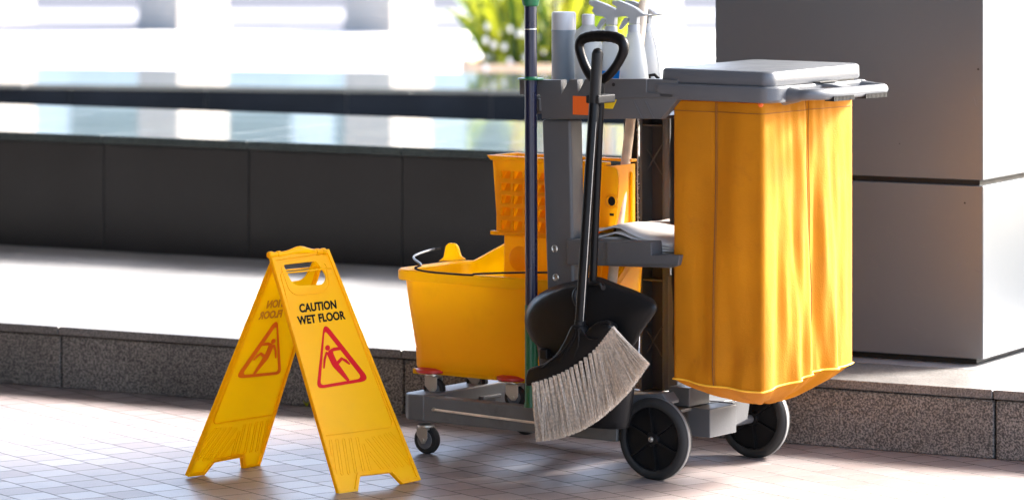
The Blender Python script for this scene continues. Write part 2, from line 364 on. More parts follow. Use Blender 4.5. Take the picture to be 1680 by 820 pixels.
# first dark granite step
def stepthing(name, t0, t1, z0, z1, joints, riser, label, top=None, tread='polished_tread', edge=.03):
    root = empty(name, kpt(0, t0, z0), math.atan2(K1.y, K1.x), label, 'granite step')
    inv = root.matrix_basis.inverted()
    def fin(mb):
        for v in mb.bm.verts: v.co = inv @ v.co
        return mb
    root.matrix_basis
    m1 = MB(); slabs(m1, z0, z1-edge-.002, t0, t0+.03, joints, -9, 10, .004); fin(m1).build('riser', riser, root, bevel=.002, smooth=0)
    m2 = MB(); kbox(m2, -10, 11, t0+.012, t0+.05, z0, z1-.004); fin(m2).build('joint_backing', 'grout', root, smooth=0)
    return root, fin
fj = [(hit(x, 330, kpt(0, tB), K2)-kpt(0, tB)).dot(K1) for x in (170, 408, 660)]
root, fin = stepthing('granite_step', tB, tU, PZ, BZ, fj, 'dark_riser', 'tall dark granite step with wide polished top, directly behind the white platform')
m3 = MB(); slabs(m3, BZ-.028, BZ, tB-.012, tB+.30, fj, -9, 10, .003)
x = 0
for a, b in ((.303, .95), (.953, tU-tB-.002)):
    s = -9+.4*(a > .5)
    while s < 10: kbox(m3, s+.0012, s+1.048, tB+a, tB+b, BZ-.028, BZ); s += 1.05
fin(m3).build('tread', 'polished_tread', root, bevel=.0015, smooth=0)
# bench back wall drops to the plaza; then a second low step farther out
mb = MB(); kbox(mb, -10, 11, tU-.03, tU, .002, BZ-.03); fin(mb).build('back_wall', 'dark_riser', root, smooth=0)
mb = MB(); kbox(mb, -10, 11, tB+.05, tU-.03, .002, BZ-.032); fin(mb).build('core', 'grey_dark', root, smooth=0)
UZ = .26
f0, f1 = gnd(0, 137, UZ), gnd(850, 147, UZ); r0, r1 = gnd(0, 110, UZ), gnd(780, 119, UZ)
fd, rd = (f1-f0), (r1-r0)
root = empty('granite_step', (f0+f1)/2-Vector((0, 0, UZ)), math.atan2(fd.y, fd.x), 'low black granite step at the plaza edge, farthest back of the two steps', 'granite step')
inv = root.matrix_basis.inverted(); fdu = fd.normalized(); fnn = Vector((-fdu.y, fdu.x, 0))
uj = [(hit(x, 160, f0, fnn)-f0).dot(fdu) for x in (115, 337, 568, 805)]
js = sorted(uj); sp = (js[-1]-js[0])/3
while js[0] > -9: js.insert(0, js[0]-sp)
while js[-1] < 16: js.append(js[-1]+sp)
g0 = Vector((f0.x, f0.y, 0)); mb = MB()
for a, b in zip(js, js[1:]): mb.prism([g0+fdu*(a+.003), g0+fdu*(b-.003), g0+fdu*(b-.003)+Vector((0, 0, UZ-.026)), g0+fdu*(a+.003)+Vector((0, 0, UZ-.026))], fnn*.03)
for v in mb.bm.verts: v.co = inv @ v.co
mb.build('riser', 'black_riser', root, bevel=.0015, smooth=0)
mb = MB(); mb.prism([g0+fdu*js[0]+fnn*.014, g0+fdu*js[-1]+fnn*.014, g0+fdu*js[-1]+fnn*.014+Vector((0, 0, UZ-.03)), g0+fdu*js[0]+fnn*.014+Vector((0, 0, UZ-.03))], fnn*.04)
for v in mb.bm.verts: v.co = inv @ v.co
mb.build('joint_backing', 'grout', root, smooth=0)
mb = MB()
def q2(p, d, k, off=0): v = p+d*k; return Vector((v.x, v.y, UZ-.024))-fnn*off
ks_ = [-3, -2.2, -1.45, -.7, .05, .8, 1.55, 2.3, 3.05, 4]
for a, b in zip(ks_, ks_[1:]):
    e = .0003
    mb.prism([q2(f0, fd, a+e, .012), q2(f0, fd, b-e, .012), q2(r0, rd*1.07, b-e), q2(r0, rd*1.07, a+e)], (0, 0, .024))
for v in mb.bm.verts: v.co = inv @ v.co
mb.build('tread', 'polished_tread', root, smooth=0)
ZP = .004
mb = MB(); mb.prism([kpt(-60, tU+.01, -.1), kpt(60, tU+.01, -.1), kpt(400, 600, -.1), kpt(-400, 600, -.1)], (0, 0, .1+ZP)); struct('plaza', mb, 'plaza', smooth=0)
def strip(name, Ya, Yb, m, dz):
    a, b = gnd(840, Ya, ZP).y, gnd(840, Yb, ZP).y
    mb = MB(); mb.box(-90, 90, a, b, ZP-.1, ZP+dz); return struct(name, mb, m, smooth=0)
strip('grey_band', 53, 36, 'grey_band', .004)  # plain grey band between the plaza and the sidewalk
strip('sidewalk', 36, 17, 'sidewalk', .012)
strip('road', 17, -60, 'asphalt', .008)

# ------------------------------------------------------------------ right-hand clad pillar
pc = gnd(1613, 597, PZ+.006); pw, pd = .775, .45
def pfr(mb, root):
    inv = root.matrix_basis.inverted()
    for v in mb.bm.verts: v.co = inv @ v.co
    return mb
root = empty('pillar', pc-K1*pw/2+K2*pd/2, math.atan2(K1.y, K1.x), 'wide square pillar clad in pale metal panels standing on the platform behind the cart', 'pillar')
zj = hit(1612, 308, pc, K2).z; zj2 = hit(1612, 297, pc, K2).z
def pil(z0, z1, ins=0):
    mb = MB(); mb.box(-pw/2+ins, pw/2-ins, -pd/2+ins, pd/2-ins, z0, z1); return mb
pil(.012-.17+.17, zj-PZ-.002).build('panel', 'pillar_panel', root, bevel=.0025)
pil(zj-PZ+.0125, 3.6).build('panel', 'pillar_panel', root, bevel=.0025)
pil(zj-PZ-.03, zj-PZ+.03, .016).build('joint_strip', 'black_rubber', root)
pil(-.004, .014, .03).build('base_plate', 'black_rubber', root)
mb = MB()
for (px, py, r) in ((1605, 114, .0025), (1583, 333, .0022), (1476, 236, .0012)):
    q = hit(px, py, pc, K2); v = root.matrix_basis.inverted() @ q; mb.lathe(v, (0, -1, 0), [(r, 0), (r, .0012)], 10)
mb.build('chip', 'black_ink', root)

for (xa, ya, xb, yb_) in ((1597, 160, 1601, 174), (1470, 182, 1482, 187), (1571, 430, 1575, 440), (1600, 443, 1612, 452), (1440, 540, 1448, 543), (1560, 574, 1575, 580), (1497, 538, 1506, 541)):
    inv = root.matrix_basis.inverted(); A, B = inv @ hit(xa, ya, pc, K2), inv @ hit(xb, yb_, pc, K2); A.y -= .0004; B.y -= .0004
    mb = MB(); mb.tube([A, (A+B)/2+Vector((.001, 0, .001)), B], .0009, 5); mb.build('scuff_mark', 'grey_dark', root)
# ------------------------------------------------------------------ white pillars beyond the plaza
def wpillar(X0, Xm, X1, Yb, label):
    p = gnd(Xm, Yb, ZP); s = p.y/F; w1 = (Xm-X0)*s/.878; w2 = max(.3, min((X1-Xm)*s/.478, 1.0))
    r = empty('pillar', p-K1*w1/2+K2*w2/2, math.atan2(K1.y, K1.x), label, 'pillar', 'white pillars beyond the plaza')
    mb = MB(); mb.box(-w1/2, w1/2, -w2/2, w2/2, .1, 5.5); mb.build('shaft', 'pillar_white', r, bevel=.01)
    mb = MB(); mb.box(-w1/2-.012, w1/2+.012, -w2/2-.012, w2/2+.012, -.01, .1); mb.build('base', 'pillar_white', r, bevel=.006)
wpillar(-170, -40, 52, 42, 'white pillar cut by the left edge of the picture, at the back')
wpillar(222, 292, 365, 52, 'white pillar at the back above the sign, second from the left')
wpillar(563, 642, 706, 56, 'white pillar at the back left of the leafy shrub, third from the left')
wpillar(960, 1040, 1125, 66, 'white pillar at the back just left of the big clad pillar, behind the spray bottles')
wpillar(1700, 1800, 1890, 60, 'white pillar hidden to the right behind the big clad pillar')

# ------------------------------------------------------------------ planter and shrub
pp = gnd(915, 106, .27)
root = empty('planter', (pp.x, pp.y+.5, ZP), 0, 'low clay coloured planter box holding the shrub behind the cart', 'planter')
mb = MB(); o_ = rrect(-.62, .62, -.45, .45, .12, 0); mb.loft([o_, [v+Vector((0, 0, .265)) for v in o_], rrect(-.56, .56, -.39, .39, .09, .265), rrect(-.56, .56, -.39, .39, .09, .2)]); mb.build('rim', 'planter_clay', root, bevel=.008)
mb = MB(); mb.loft([rrect(-.555, .555, -.385, .385, .09, .19), rrect(-.555, .555, -.385, .385, .09, .235)]); mb.build('soil', 'stem_brown', root)
root = empty('shrub', (pp.x, pp.y+.5, ZP+.23), 0, 'bushy yellow-green strap-leaved shrub with small white flowers behind the cart', 'shrub')
def blade(mb, p, az, L_, w, droop, lean):
    pts = []; d = Vector((math.cos(az)*lean, math.sin(az)*lean, 1)).normalized(); q = Vector(p); n = 7; ls = []
    side = Vector((-math.sin(az), math.cos(az), 0)) if random.random() < .5 else Vector((1, 0, 0))
    for i in range(n+1):
        t = i/n; ww = w*(math.sin(math.pi*min(1, .18+t*.82))**.7)*.5
        ls.append((mb.bm.verts.new(q-side*ww), mb.bm.verts.new(q+side*ww)))
        q = q+d*L_/n; d = (d+Vector((math.cos(az)*.5, math.sin(az)*.5, -droop))*(.35*t+.1)).normalized()
    for a, b in zip(ls, ls[1:]): mb.face([a[0], a[1], b[1], b[0]])
A_, B_ = MB(), MB()
for i in range(230):
    mbx = A_ if i % 2 else B_
    x = random.uniform(-.40, .42); az = (math.pi if x < 0 else 0)+random.uniform(-1.3, 1.3)
    blade(mbx, (x, random.uniform(-.24, .24), 0), az, random.uniform(.25, .9), random.uniform(.016, .05), random.uniform(.3, 1.2), random.uniform(.1, .8))
for i in range(1500):
    mbx = A_ if random.random() < .45 else B_
    x = random.gauss(0, .24); y = random.gauss(0, .18); z = abs(random.gauss(.0, .3)); s = random.uniform(.02, .045); x = max(-.5, min(.5, x))
    m = Matrix.Translation((x, y, z)) @ Matrix.Rotation(random.uniform(0, 6.3), 4, 'Z') @ Matrix.Rotation(random.uniform(-1.4, 1.4), 4, 'X')
    mbx.face(mbx.ring([m @ Vector(v) for v in ((0, 0, 0), (s*.35, s*.5, 0), (0, s*1.3, .004), (-s*.35, s*.5, 0))]))
A_.build('foliage', 'leaf', root, smooth=0); B_.build('foliage', 'leaf_light', root, smooth=0, label='yellow-green leaves')
mb = MB()
for i in range(9):
    x = random.uniform(-.25, .3); y = random.uniform(-.1, .1)
    mb.tube(catmull([(x, y, 0), (x+random.uniform(-.05, .05), y, .35), (x+random.uniform(-.15, .15), y, .8), (x+random.uniform(-.2, .2), y, 1.1)], 4), .012, 6)
mb.build('stem', 'stem_brown', root)
mb = MB(); mb.lathe((0, 0, 0), (0, -1, .4), [(0.002, 0), (.012, .004), (.0096, .010), (.002, .013)], 8); fl0 = mb.build('flower', 'petal', root)
for i in range(46):
    o = fl0 if i == 0 else fl0.copy()
    if i: C.objects.link(o); o.parent = root
    o.location = (-.42+abs(random.gauss(0, .14)) if i < 30 else random.uniform(-.4, .4), random.uniform(-.33, -.15), abs(random.gauss(.06, .14))); o.scale = [random.uniform(.7, 1.4)]*3
root.scale = (1.12, 1.4, 1.75)
# distant trees, mirrored in the polished treads
def tree(x, y, h, label):
    r = empty('tree', (x, y, ZP), random.uniform(0, 6), label, 'tree', 'street trees far beyond the road')
    mb = MB(); mb.tube(catmull([(0, 0, 0), (.1, 0, h*.3), (-.05, .1, h*.6), (0, 0, h*.85)], 4), [.22-.015*i for i in range(13)], 8)
    for i in range(7):
        a = i*.9; mb.tube([(0, 0, h*(.35+.05*i)), (math.cos(a)*h*.22, math.sin(a)*h*.22, h*(.55+.05*i))], [.09, .03], 6)
    mb.build('trunk', 'trunk', r)
    mb = MB(); cl = [(random.gauss(0, h*.17), random.gauss(0, h*.17), h*random.uniform(.45, .98)) for _ in range(26)]
    for i in range(2600):
        c = random.choice(cl); s = random.uniform(.12, .3)
        m = Matrix.Translation(Vector(c)+Vector([random.gauss(0, h*.065) for _ in range(3)])) @ Matrix.Rotation(random.uniform(0, 6.3), 4, 'Z') @ Matrix.Rotation(random.uniform(-1.5, 1.5), 4, 'X')
        mb.face(mb.ring([m @ Vector(v) for v in ((0, 0, 0), (s*.4, s*.5, 0), (0, s*1.2, 0), (-s*.4, s*.5, 0))]))
    mb.build('crown', 'leaf', r, smooth=0)
for x, y, h in ((-26, 80, 8), (21, 84, 7)): tree(x, y, h, 'leafy green street tree far beyond the road, '+('left' if x < 0 else 'right')+' of the picture')
# added unseen building, dims the sky mirrored in the polished steps
root = empty('reflection_backdrop', (0, 105, ZP), 0, 'added long pale green-grey building, out of view, toning the reflection in the polished steps', 'building')
mb = MB(); mb.box(-60, 60, 0, 14, 0, 15); mb.build('wall', 'facade', root)
mb = MB(); mb.box(-60.4, 60.4, -.5, 14.4, 15, 15.6); mb.build('roof', 'pillar_white', root)
w0 = None
for k in range(33):
    for f_ in range(3):
        if w0 is None:
            mb = MB(); mb.box(-1.2, 1.2, -.04, .1, 0, 2.3); w0 = mb.build('window', 'facade_glass', root); o = w0
        else:
            o = w0.copy(); C.objects.link(o); o.parent = root
        o.location = (-57.6+k*3.6, 0, 1.2+f_*4.4)

# ------------------------------------------------------------------ the building the camera stands in (roof overhead, walls behind and to the left)
mb = MB(); mb.box(-14, 4.9, -13, 3.3, 3.8, 4.1, f=lambda v: kpt(v.x, v.y, v.z)); struct('ceiling', mb, 'ceiling', smooth=0)
mb = MB(); mb.box(-14.3, 5, -13.3, -13, 0, 4.1, f=lambda v: kpt(v.x, v.y, v.z)); mb.box(-14.3, -14, -13, 1.0, 0, 4.1, f=lambda v: kpt(v.x, v.y, v.z)); struct('wall', mb, 'wall_in', smooth=0)

# ==================================================================== WET FLOOR SIGN
OR = (gnd(560, 808)+gnd(690, 790))/2; OL = (gnd(297, 785)+gnd(430, 762))/2
H = Vector(((OR.x+OL.x)/2, (OR.y+OL.y)/2, .567))
sg = empty('caution_sign', ((OR+OL)/2), 0, 'yellow folding caution sign standing open on the brick paving, left of the cart', 'floor sign'); so_ = sg.location.copy()
class Pan: pass
def pan(O, a, b):
    P = Pan(); P.O = O; P.ex = (b-a).normalized(); P.ey = (H-O).normalized(); P.n = P.ex.cross(P.ey).normalized(); P.L = (H-O).length
    P.Ol = O-so_
    return P
PR = pan(OR, gnd(560, 808), gnd(690, 790)); PL = pan(OL, gnd(297, 785), gnd(430, 762))
def st(X, Y, P=None):
    P = P or PR; q = hit(X, Y, P.O, P.n)-P.O
    # solve in the slanted frame
    a, b, c = P.ex.dot(P.ex), P.ex.dot(P.ey), P.ey.dot(P.ey); u, v = q.dot(P.ex), q.dot(P.ey); d = a*c-b*b
    return ((c*u-b*v)/d, (a*v-b*u)/d)
def z1(x, y): return (280+x/1.907, 390+y/1.907)      # crop coordinates -> photo pixels
def zi(x, y): return (470+x/4.553, 470+y/4.553)
outl = [st(*z1(x, y)) for x, y in ((313, 62), (525, 802), (583, 796), (591, 744), (690, 733), (724, 769), (781, 757), (493, 36))]
hole = [st(*z1(x, y)) for x, y in ((352, 84), (384, 150), (478, 146), (490, 120), (455, 72))]
inset = [st(*z1(x, y)) for x, y in ((340, 110), (470, 610), (482, 620), (690, 593), (696, 580), (512, 92))]
def panel(P, flip, name):
    sgn = -1 if flip else 1
    f = lambda pts: [(sgn*s, t) for s, t in pts]
    n = P.n*(1 if P.n.y < 0 else -1)       # towards camera side
    mb = flatshape([f(roundpoly(outl, [.012, .012, .006, .01, .01, .006, .012, .012])), f(roundpoly(hole, [.008, .02, .02, .02, .008]))], .004, P.Ol, P.ex, P.ey, n, n0=-.004)
    pl = mb.build(name, 'sign_yellow', sg, smooth=30)
    # raised rim along both edges and feet
    ctr = Vector((sum(p[0] for p in outl)/8, sum(p[1] for p in outl)/8))
    def inner(pts, d):
        k = len(pts); out = []
        area = sum(pts[i-1][0]*pts[i][1]-pts[i][0]*pts[i-1][1] for i in range(k)); sg_ = 1 if area > 0 else -1
        for i in range(k):
            p = Vector(pts[i]); a = (p-Vector(pts[i-1])).normalized(); b = (Vector(pts[(i+1) % k])-p).normalized()
            na = Vector((-a.y, a.x))*sg_; nb = Vector((-b.y, b.x))*sg_; m_ = (na+nb).normalized(); c = max(.35, m_.dot(na)); out.append(tuple(p+m_*d/c))
        return out
    rim = flatshape([f(outl), f(inner(outl, .009))], .0125, P.Ol, P.ex, P.ey, n, n0=-.0085, bevel=.001); rim.build('rim', 'sign_yellow', pl, smooth=30)
    # recessed print field outline
    ins = [(s, t) for s, t in inset]
    r = roundpoly(ins, [.01, .01, .01, .01, .01, .01])
    o = flatshape([f(r), f(inner(r, .0035))], .004, P.Ol, P.ex, P.ey, n, n0=-.0012, bevel=.0008); o.build('field_border', 'sign_yellow', pl, smooth=30)
    # finger guard under the handle hole
    g = roundpoly([st(*z1(x, y)) for x, y in ((345, 90), (372, 165), (392, 178), (480, 170), (497, 150), (486, 80))], .01)
    if not flip:
      gg = flatshape([f(stroke(g[2:-2], .0035))], .0028, P.Ol, P.ex, P.ey, n, n0=-.0013); gg.build('guard', 'sign_yellow', pl, smooth=30)
    # grip ribs near the feet
    mb = None
    rb = []
    for i in range(7): rb.append(((130+62*i, 250-13*i), (178+52*i, 575-14*i)))
    rb = [((130, 250), (178, 575)), ((192, 245), (240, 565)), ((255, 238), (305, 555)), ((320, 232), (372, 545)), ((385, 226), (448, 530)), ((445, 290), (510, 520)),
          ((500, 360), (625, 515)), ((480, 240), (690, 500)), ((540, 215), (765, 498)), ((600, 205), (822, 490)), ((655, 190), (885, 470)), ((700, 175), (820, 305))]
    for a, b in rb:
        a = st(520+a[0]/5.856, 680+a[1]/5.856); b = st(520+b[0]/5.856, 680+b[1]/5.856)
        q = flatshape([f(stroke([a, b], .0085)), f(stroke([a, b], .0062))], .0022, P.Ol, P.ex, P.ey, n, n0=-.001)
        mb = q if mb is None else add(mb, q)
    mb.build('grip_ribs', 'sign_yellow', pl, smooth=30)
    return n
def txt(P, s, BL, BR, TL, m, flip, n, n0, name, par, off=.04):
    cu = bpy.data.curves.new('t', 'FONT'); cu.body = s; cu.size = 1; cu.offset = off; cu.extrude = .0001; cu.space_character = 1.03; cu.space_word = 1.15
    sgn = -1 if flip else 1
    BL, BR, TL = (Vector(st(*zi(*p))) for p in (BL, BR, TL))
    def post(bm):
        xs = [v.co.x for v in bm.verts]; ys = [v.co.y for v in bm.verts]; x0, x1, y0, y1 = min(xs), max(xs), min(ys), max(ys)
        for v in bm.verts:
            q = BL+(BR-BL)*((v.co.x-x0)/(x1-x0))+(TL-BL)*((v.co.y-y0)/(y1-y0)); v.co = (q.x*sgn, q.y, .0003*(1 if v.co.z > 0 else -1))
    _c2m(cu, 0, P.Ol, P.ex, P.ey, n, n0, post).build(name, m, par, smooth=0)
def prints(P, flip, n, n0, inkA, inkB):
    sgn = -1 if flip else 1
    f = lambda pts: [(sgn*s, t) for s, t in pts]
    txt(P, 'CAUTION', (100, 196), (376, 164), (91, 130), inkA, flip, n, n0, 'lettering', sg)
    txt(P, 'WET FLOOR', (88, 287), (443, 243), (76, 222), inkA, flip, n, n0, 'lettering', sg)
    Z = lambda pts: [st(*zi(*p)) for p in pts]
    tri_o = Z(roundpoly([(279, 262), (626, 700), (224, 765)], [75, 75, 55], 8)); tri_i = Z(roundpoly([(284, 322), (568, 684), (252, 737)], [42, 48, 32], 8))
    figs = [Z([(306+18*math.cos(a*.393), 457+21*math.sin(a*.393)) for a in range(16)]),
            Z(roundpoly([(292, 486), (326, 492), (346, 484), (352, 506), (376, 560), (398, 590), (470, 695), (462, 708), (446, 700), (345, 596), (318, 540)], [8, 4, 4, 10, 10, 10, 6, 6, 6, 20, 10], 4)),
            Z(stroke([(322, 484), (352, 468), (400, 461)], [22, 26, 24])), Z(stroke([(298, 492), (284, 545), (279, 606)], [14, 16, 11])),
            Z(stroke([(372, 578), (412, 537), (440, 552), (468, 577)], [26, 24, 20, 12]))]
    mb = flatshape([f(tri_o), f(tri_i)], .0005, P.Ol, P.ex, P.ey, n, n0=n0)
    mb.build('hazard_triangle', inkB, sg, smooth=0)
    mb = None
    for k, g in enumerate(figs):
        q = flatshape([f(g)], .0005+.0001*k, P.Ol, P.ex, P.ey, n, n0=n0); mb = q if mb is None else add(mb, q)
    mb.build('slipping_figure', inkB, sg, smooth=0)
nR = panel(PR, False, 'front_panel'); prints(PR, False, nR, .0002, 'black_ink', 'red_ink')
nL = panel(PL, True, 'rear_panel'); prints(PL, True, nL, .0002, 'black_showthrough', 'red_showthrough'); prints(PL, True, nL, -.0048, 'black_ink', 'red_ink')  # inner copies paint the outer print glowing through the backlit plastic
# hinge barrel with knuckles and handle bulge
a = Vector(hit(440, 417, H, PR.n))-so_; b = Vector(hit(533, 411, H, PR.n))-so_
mb = MB(); d = (b-a); pts = [a+d*t+Vector((0, 0, -.002+.007*math.exp(-((t-.55)/.18)**2))) for t in [i/16 for i in range(17)]]
mb.tube(pts, [.0062+(.0008 if (i % 16) < 2 or i > 13 else 0)+.004*math.exp(-((i/16-.55)/.15)**2) for i in range(17)], 12); mb.build('hinge', 'sign_yellow', sg)
for t in (.04, .18, .86, .97):
    mb = MB(); mb.lathe(a+d*t-d.normalized()*.005-Vector((0, 0, .002)), d, [(.0086, 0), (.0086, .010)], 14); mb.build('knuckle', 'sign_yellow', sg, bevel=.001)

# ==================================================================== CART
cart = empty('janitor_cart', N0, CROT, 'grey wheeled janitor cart with yellow sack, standing on the paving in the middle', 'cleaning cart')
def bx(name, m, x0, x1, y0, y1, z0, z1, par=None, bevel=.004, **k):
    mb = MB(); mb.box(x0, x1, y0, y1, z0, z1); return mb.build(name, m, par or cart, bevel=bevel, **k)
# wheels
def bigwheel(y, s):
    w = empty('wheel', (0, y, .098), 0, None, None); w.parent = cart
    mb = MB(); mb.lathe((0, -.017*s, 0), (0, s, 0), [(.076, .002), (.080, -.001), (.090, -.001), (.0955, .003), (.098, .009)], 64, caps=False)
    mb.lathe((0, -.017*s, 0), (0, s, 0), [(.098, .027), (.0955, .033), (.09, .037), (.076, .034)], 64, caps=False)
    mb.lathe((0, -.017*s, 0), (0, s, 0), [(.098, .009), (.0992, .010), (.0992, .0115), (.0975, .0125), (.0975, .0165), (.0993, .0175), (.0993, .0195), (.0975, .0205), (.0975, .024), (.098, .027)], 64, caps=False)
    mb.build('tyre', 'tyre_rubber', w)
    mb = MB(); mb.lathe((0, -.017*s, 0), (0, s, 0), [(.0994, .0118), (.0994, .0150), (.0994, .022)], 64, caps=False); mb.build('tread_band', 'tyre_tread', w, solid=.0008)
    mb = MB(); mb.lathe((0, -.017*s, 0), (0, s, 0), [(.0765, .0005), (.0765, .034)], 48, caps=False)
    mb.lathe((0, -.006*s, 0), (0, s, 0), [(.076, 0), (.076, .012)], 48)
    mb.build('rim', 'black_plastic', w)
    mb = MB()
    for i in range(6):
        a = i*math.pi/3+.4; q = Matrix.Rotation(a, 4, 'Y')
        mb.box(.012, .076, -.016, .016, -.003, .003, f=lambda v: q @ v)
    mb.build('spokes', 'black_plastic', w)
    mb = MB(); mb.lathe((0, -.017*s, 0), (0, s, 0), [(.016, 0), (.018, .004), (.018, .034)], 24); mb.build('hub', 'black_plastic', w)
    mb = MB(); mb.lathe((0, -.021*s, 0), (0, s, 0), [(.003, -.002), (.0065, 0), (.0065, .006)], 16); mb.build('axle_bolt', 'steel', w)
    return w
bigwheel(.0, 1); bigwheel(.44, 1)
mb = MB(); mb.tube([(0, .02, .098), (0, .42, .098)], .011, 14); mb.build('axle', 'grey_dark', cart)
def caster(x, y, z0, h, rw, red, parent, ang=-.25, wname='caster'):
    c = empty(wname, (x, y, z0), ang, None, None); c.parent = parent
    mb = MB(); mb.lathe((0, -.011, rw), (0, 1, 0), [(rw*.72, 0), (rw*.93, .001), (rw, .006), (rw, .016), (rw*.93, .021), (rw*.72, .022)], 32); mb.build('tyre', 'tyre_rubber', c)
    mb = MB(); mb.lathe((0, -.0125, rw), (0, 1, 0), [(rw*.62, 0), (rw*.66, .003), (rw*.66, .022), (rw*.62, .025)], 28); mb.build('rim', 'grey_dark', c)
    mb = MB(); t = h
    for s in (-1, 1):
        yy = s*.017
        mb.prism([(-.020, yy, t-.012), (.014, yy, t-.012), (.014, yy, rw*1.15), (.006, yy, rw*.75), (-.004, yy, rw*.75), (-.020, yy, rw*1.35)], (0, .002*s, 0))
    mb.box(-.021, .015, -.019, .019, t-.013, t-.009); mb.build('fork', 'steel', c, bevel=.001)
    mb = MB(); mb.lathe((0, -.022, rw), (0, 1, 0), [(.005, 0), (.005, .044)], 10); mb.build('axle_bolt', 'steel', c)
    mb = MB(); mb.lathe((-.004, 0, t-.010), (0, 0, 1), [(.018, 0), (.021, .003), (.021, .008), (.010, .012)], 20); mb.build('swivel', 'steel', c)
    if red:
        mb = MB(); mb.lathe((-.004, 0, t), (0, 0, 1), [(.040, 0), (.044, .003), (.044, .009), (.030, .014)], 36); mb.build('bumper', 'dark_red', c)
    return c
caster(-.695, .0, 0, .075, .036, False, cart, .0)
caster(-.695, .42, 0, .075, .036, False, cart, .3)
# base frame
zr0, zr1 = .083, .146
mb = MB(); mb.box(-.70, -.10, -.018, .022, zr0, zr1); mb.build('side_rail', 'base_grey', cart, bevel=.004)
mb = MB(); mb.box(-.70, -.10, .40, .42, zr0, zr1); mb.build('side_rail', 'base_grey', cart, bevel=.004)
mb = MB(); mb.prism([(-.765, .0, zr0), (-.74, -.02, zr0), (-.69, -.02, zr0), (-.69, .46, zr0), (-.74, .46, zr0), (-.765, .44, zr0)], (0, 0, zr1-zr0+.003)); mb.build('front_beam', 'base_grey', cart, bevel=.005)
mb = MB(); mb.box(-.26, -.20, .022, .42, zr0, zr1-.003); mb.build('cross_beam', 'base_grey', cart, bevel=.004)
p0, p1 = cp(712, 671.5, -.022), cp(880, 694, -.022)
mb = MB(); mb.tube([p0, p1+Vector((.04, 0, 0))], .0032, 8); mb.build('trim_rod', 'wood', cart)
mb = MB(); mb.lathe(p0-Vector((.002, 0, 0)), (0, -1, 0), [(.005, -.003), (.004, .003)], 12); mb.build('rivet', 'steel', cart)
for yy in (.06, .25):
    for xx in (-.73+.005, -.47):
        mb = MB(); mb.box(xx-.05, xx+.05, yy-.04, yy+.04, .112, .122); mb.build('caster_tray', 'base_grey', cart, bevel=.003)
mb = MB(); mb.box(-.50, -.44, .022, .42, zr0+.004, .111); mb.build('cross_beam', 'base_grey', cart, bevel=.004)
# rear axle block between the big wheels
bx('axle_block', 'grey_plastic', 0.0, .066, .139, .258, .088, .158, bevel=.003)
mb = MB(); mb.prism([(.045, .262, .100), (.045, .33, .112), (.045, .345, .168), (.045, .262, .160)], (.006, 0, 0)); mb.box(-.03, .045, .262, .268, .100, .16); mb.build('axle_flap', 'grey_plastic', cart, bevel=.001)
bx('axle_riser', 'grey_plastic', -.05, .012, .13, .22, .160, .206, bevel=.003)
mb = MB(); mb.box(-.10, .012, .02, .42, .150, .158); mb.box(-.10, -.094, .02, .42, .158, .185); mb.build('axle_shelf', 'base_grey', cart, bevel=.002)
mb = MB(); mb.prism([(-.06, .0, .20), (.02, .0, .208), (.035, .0, .19), (.035, .0, .182), (.012, .0, .196), (-.06, .0, .19)], (0, .05, 0)); mb.box(-.10, -.04, .0, .05, .146, .2); mb.build('wheel_bracket', 'grey_plastic', cart, bevel=.002)

# near post (prism in the x-z plane)
def pxz(pts, b): return [cp(x, y, b) for x, y in pts]
mb = MB(); q = pxz([(888, 196), (935, 196), (941, 480)], -.004); ql = cp(897, 480, -.004)
pb = [Vector((ql.x+.006, -.004, .147)), Vector((q[2].x+.006, -.004, .147))]
mb.prism([q[0], q[1], q[2], pb[1], pb[0], ql], (0, .055, 0)); mb.build('post', 'grey_plastic', cart, bevel=.008, seg=3)
for X, Y in ((910, 408), (912, 455)):
    p = cp(X, Y, -.004); mb = MB(); mb.lathe(p+Vector((0, .001, 0)), (0, -1, 0), [(.0095, 0), (.0095, .002), (.007, .0035), (.0045, .0015), (.0001, .0015)], 20, caps=False); mb.build('bolt', 'steel', cart)
# far post: ribbed open channel
root_far = None
yb = .40
a, b_ = cp(1052, 200, yb), cp(1099, 200, yb); zt = .90
mb = MB(); mb.box(a.x, b_.x, yb+.04, yb+.046, .146, zt); fp = mb.build('post', 'web_dark', cart, bevel=.001)
mb = MB(); mb.box(a.x-.002, a.x+.006, yb-.005, yb+.046, .146, zt); mb.build('flange', 'lid_plastic', fp, bevel=.002)
mb = MB(); mb.tube([((b_.x-.014), yb+.012, .146), ((b_.x-.014), yb+.012, zt)], .014, 14); mb.box(b_.x-.012, b_.x, yb, yb+.05, .146, zt); mb.build('flange', 'lid_plastic', fp)
mb = MB()
for (Yc, hh) in ((262, 24), (560, 24), (158+262, 0)):
    if hh:
        for s in (1, -1):
            c0 = cp(1058, Yc-s*hh, yb+.02); c1 = cp(1086, Yc+s*hh, yb+.02)
            mb.tube([c0, c1], .0022, 6)
        mb.build('cross_brace', 'grey_plastic', fp); mb = MB()
for Yc in (366, 458, 205, 640):
    c = cp(1070, Yc, yb+.02); mb = MB(); mb.box(a.x+.004, b_.x-.01, yb, yb+.042, c.z-.002, c.z+.002); mb.build('rib', 'grey_plastic', fp)
# light coloured foot tube beside the sack
p0 = cp(1096, 470, .36); p1 = cp(1111, 640, .36)
bx('foot_tube', 'lid_plastic', p0.x, p1.x, .36, .40, .15, .45, bevel=.004)

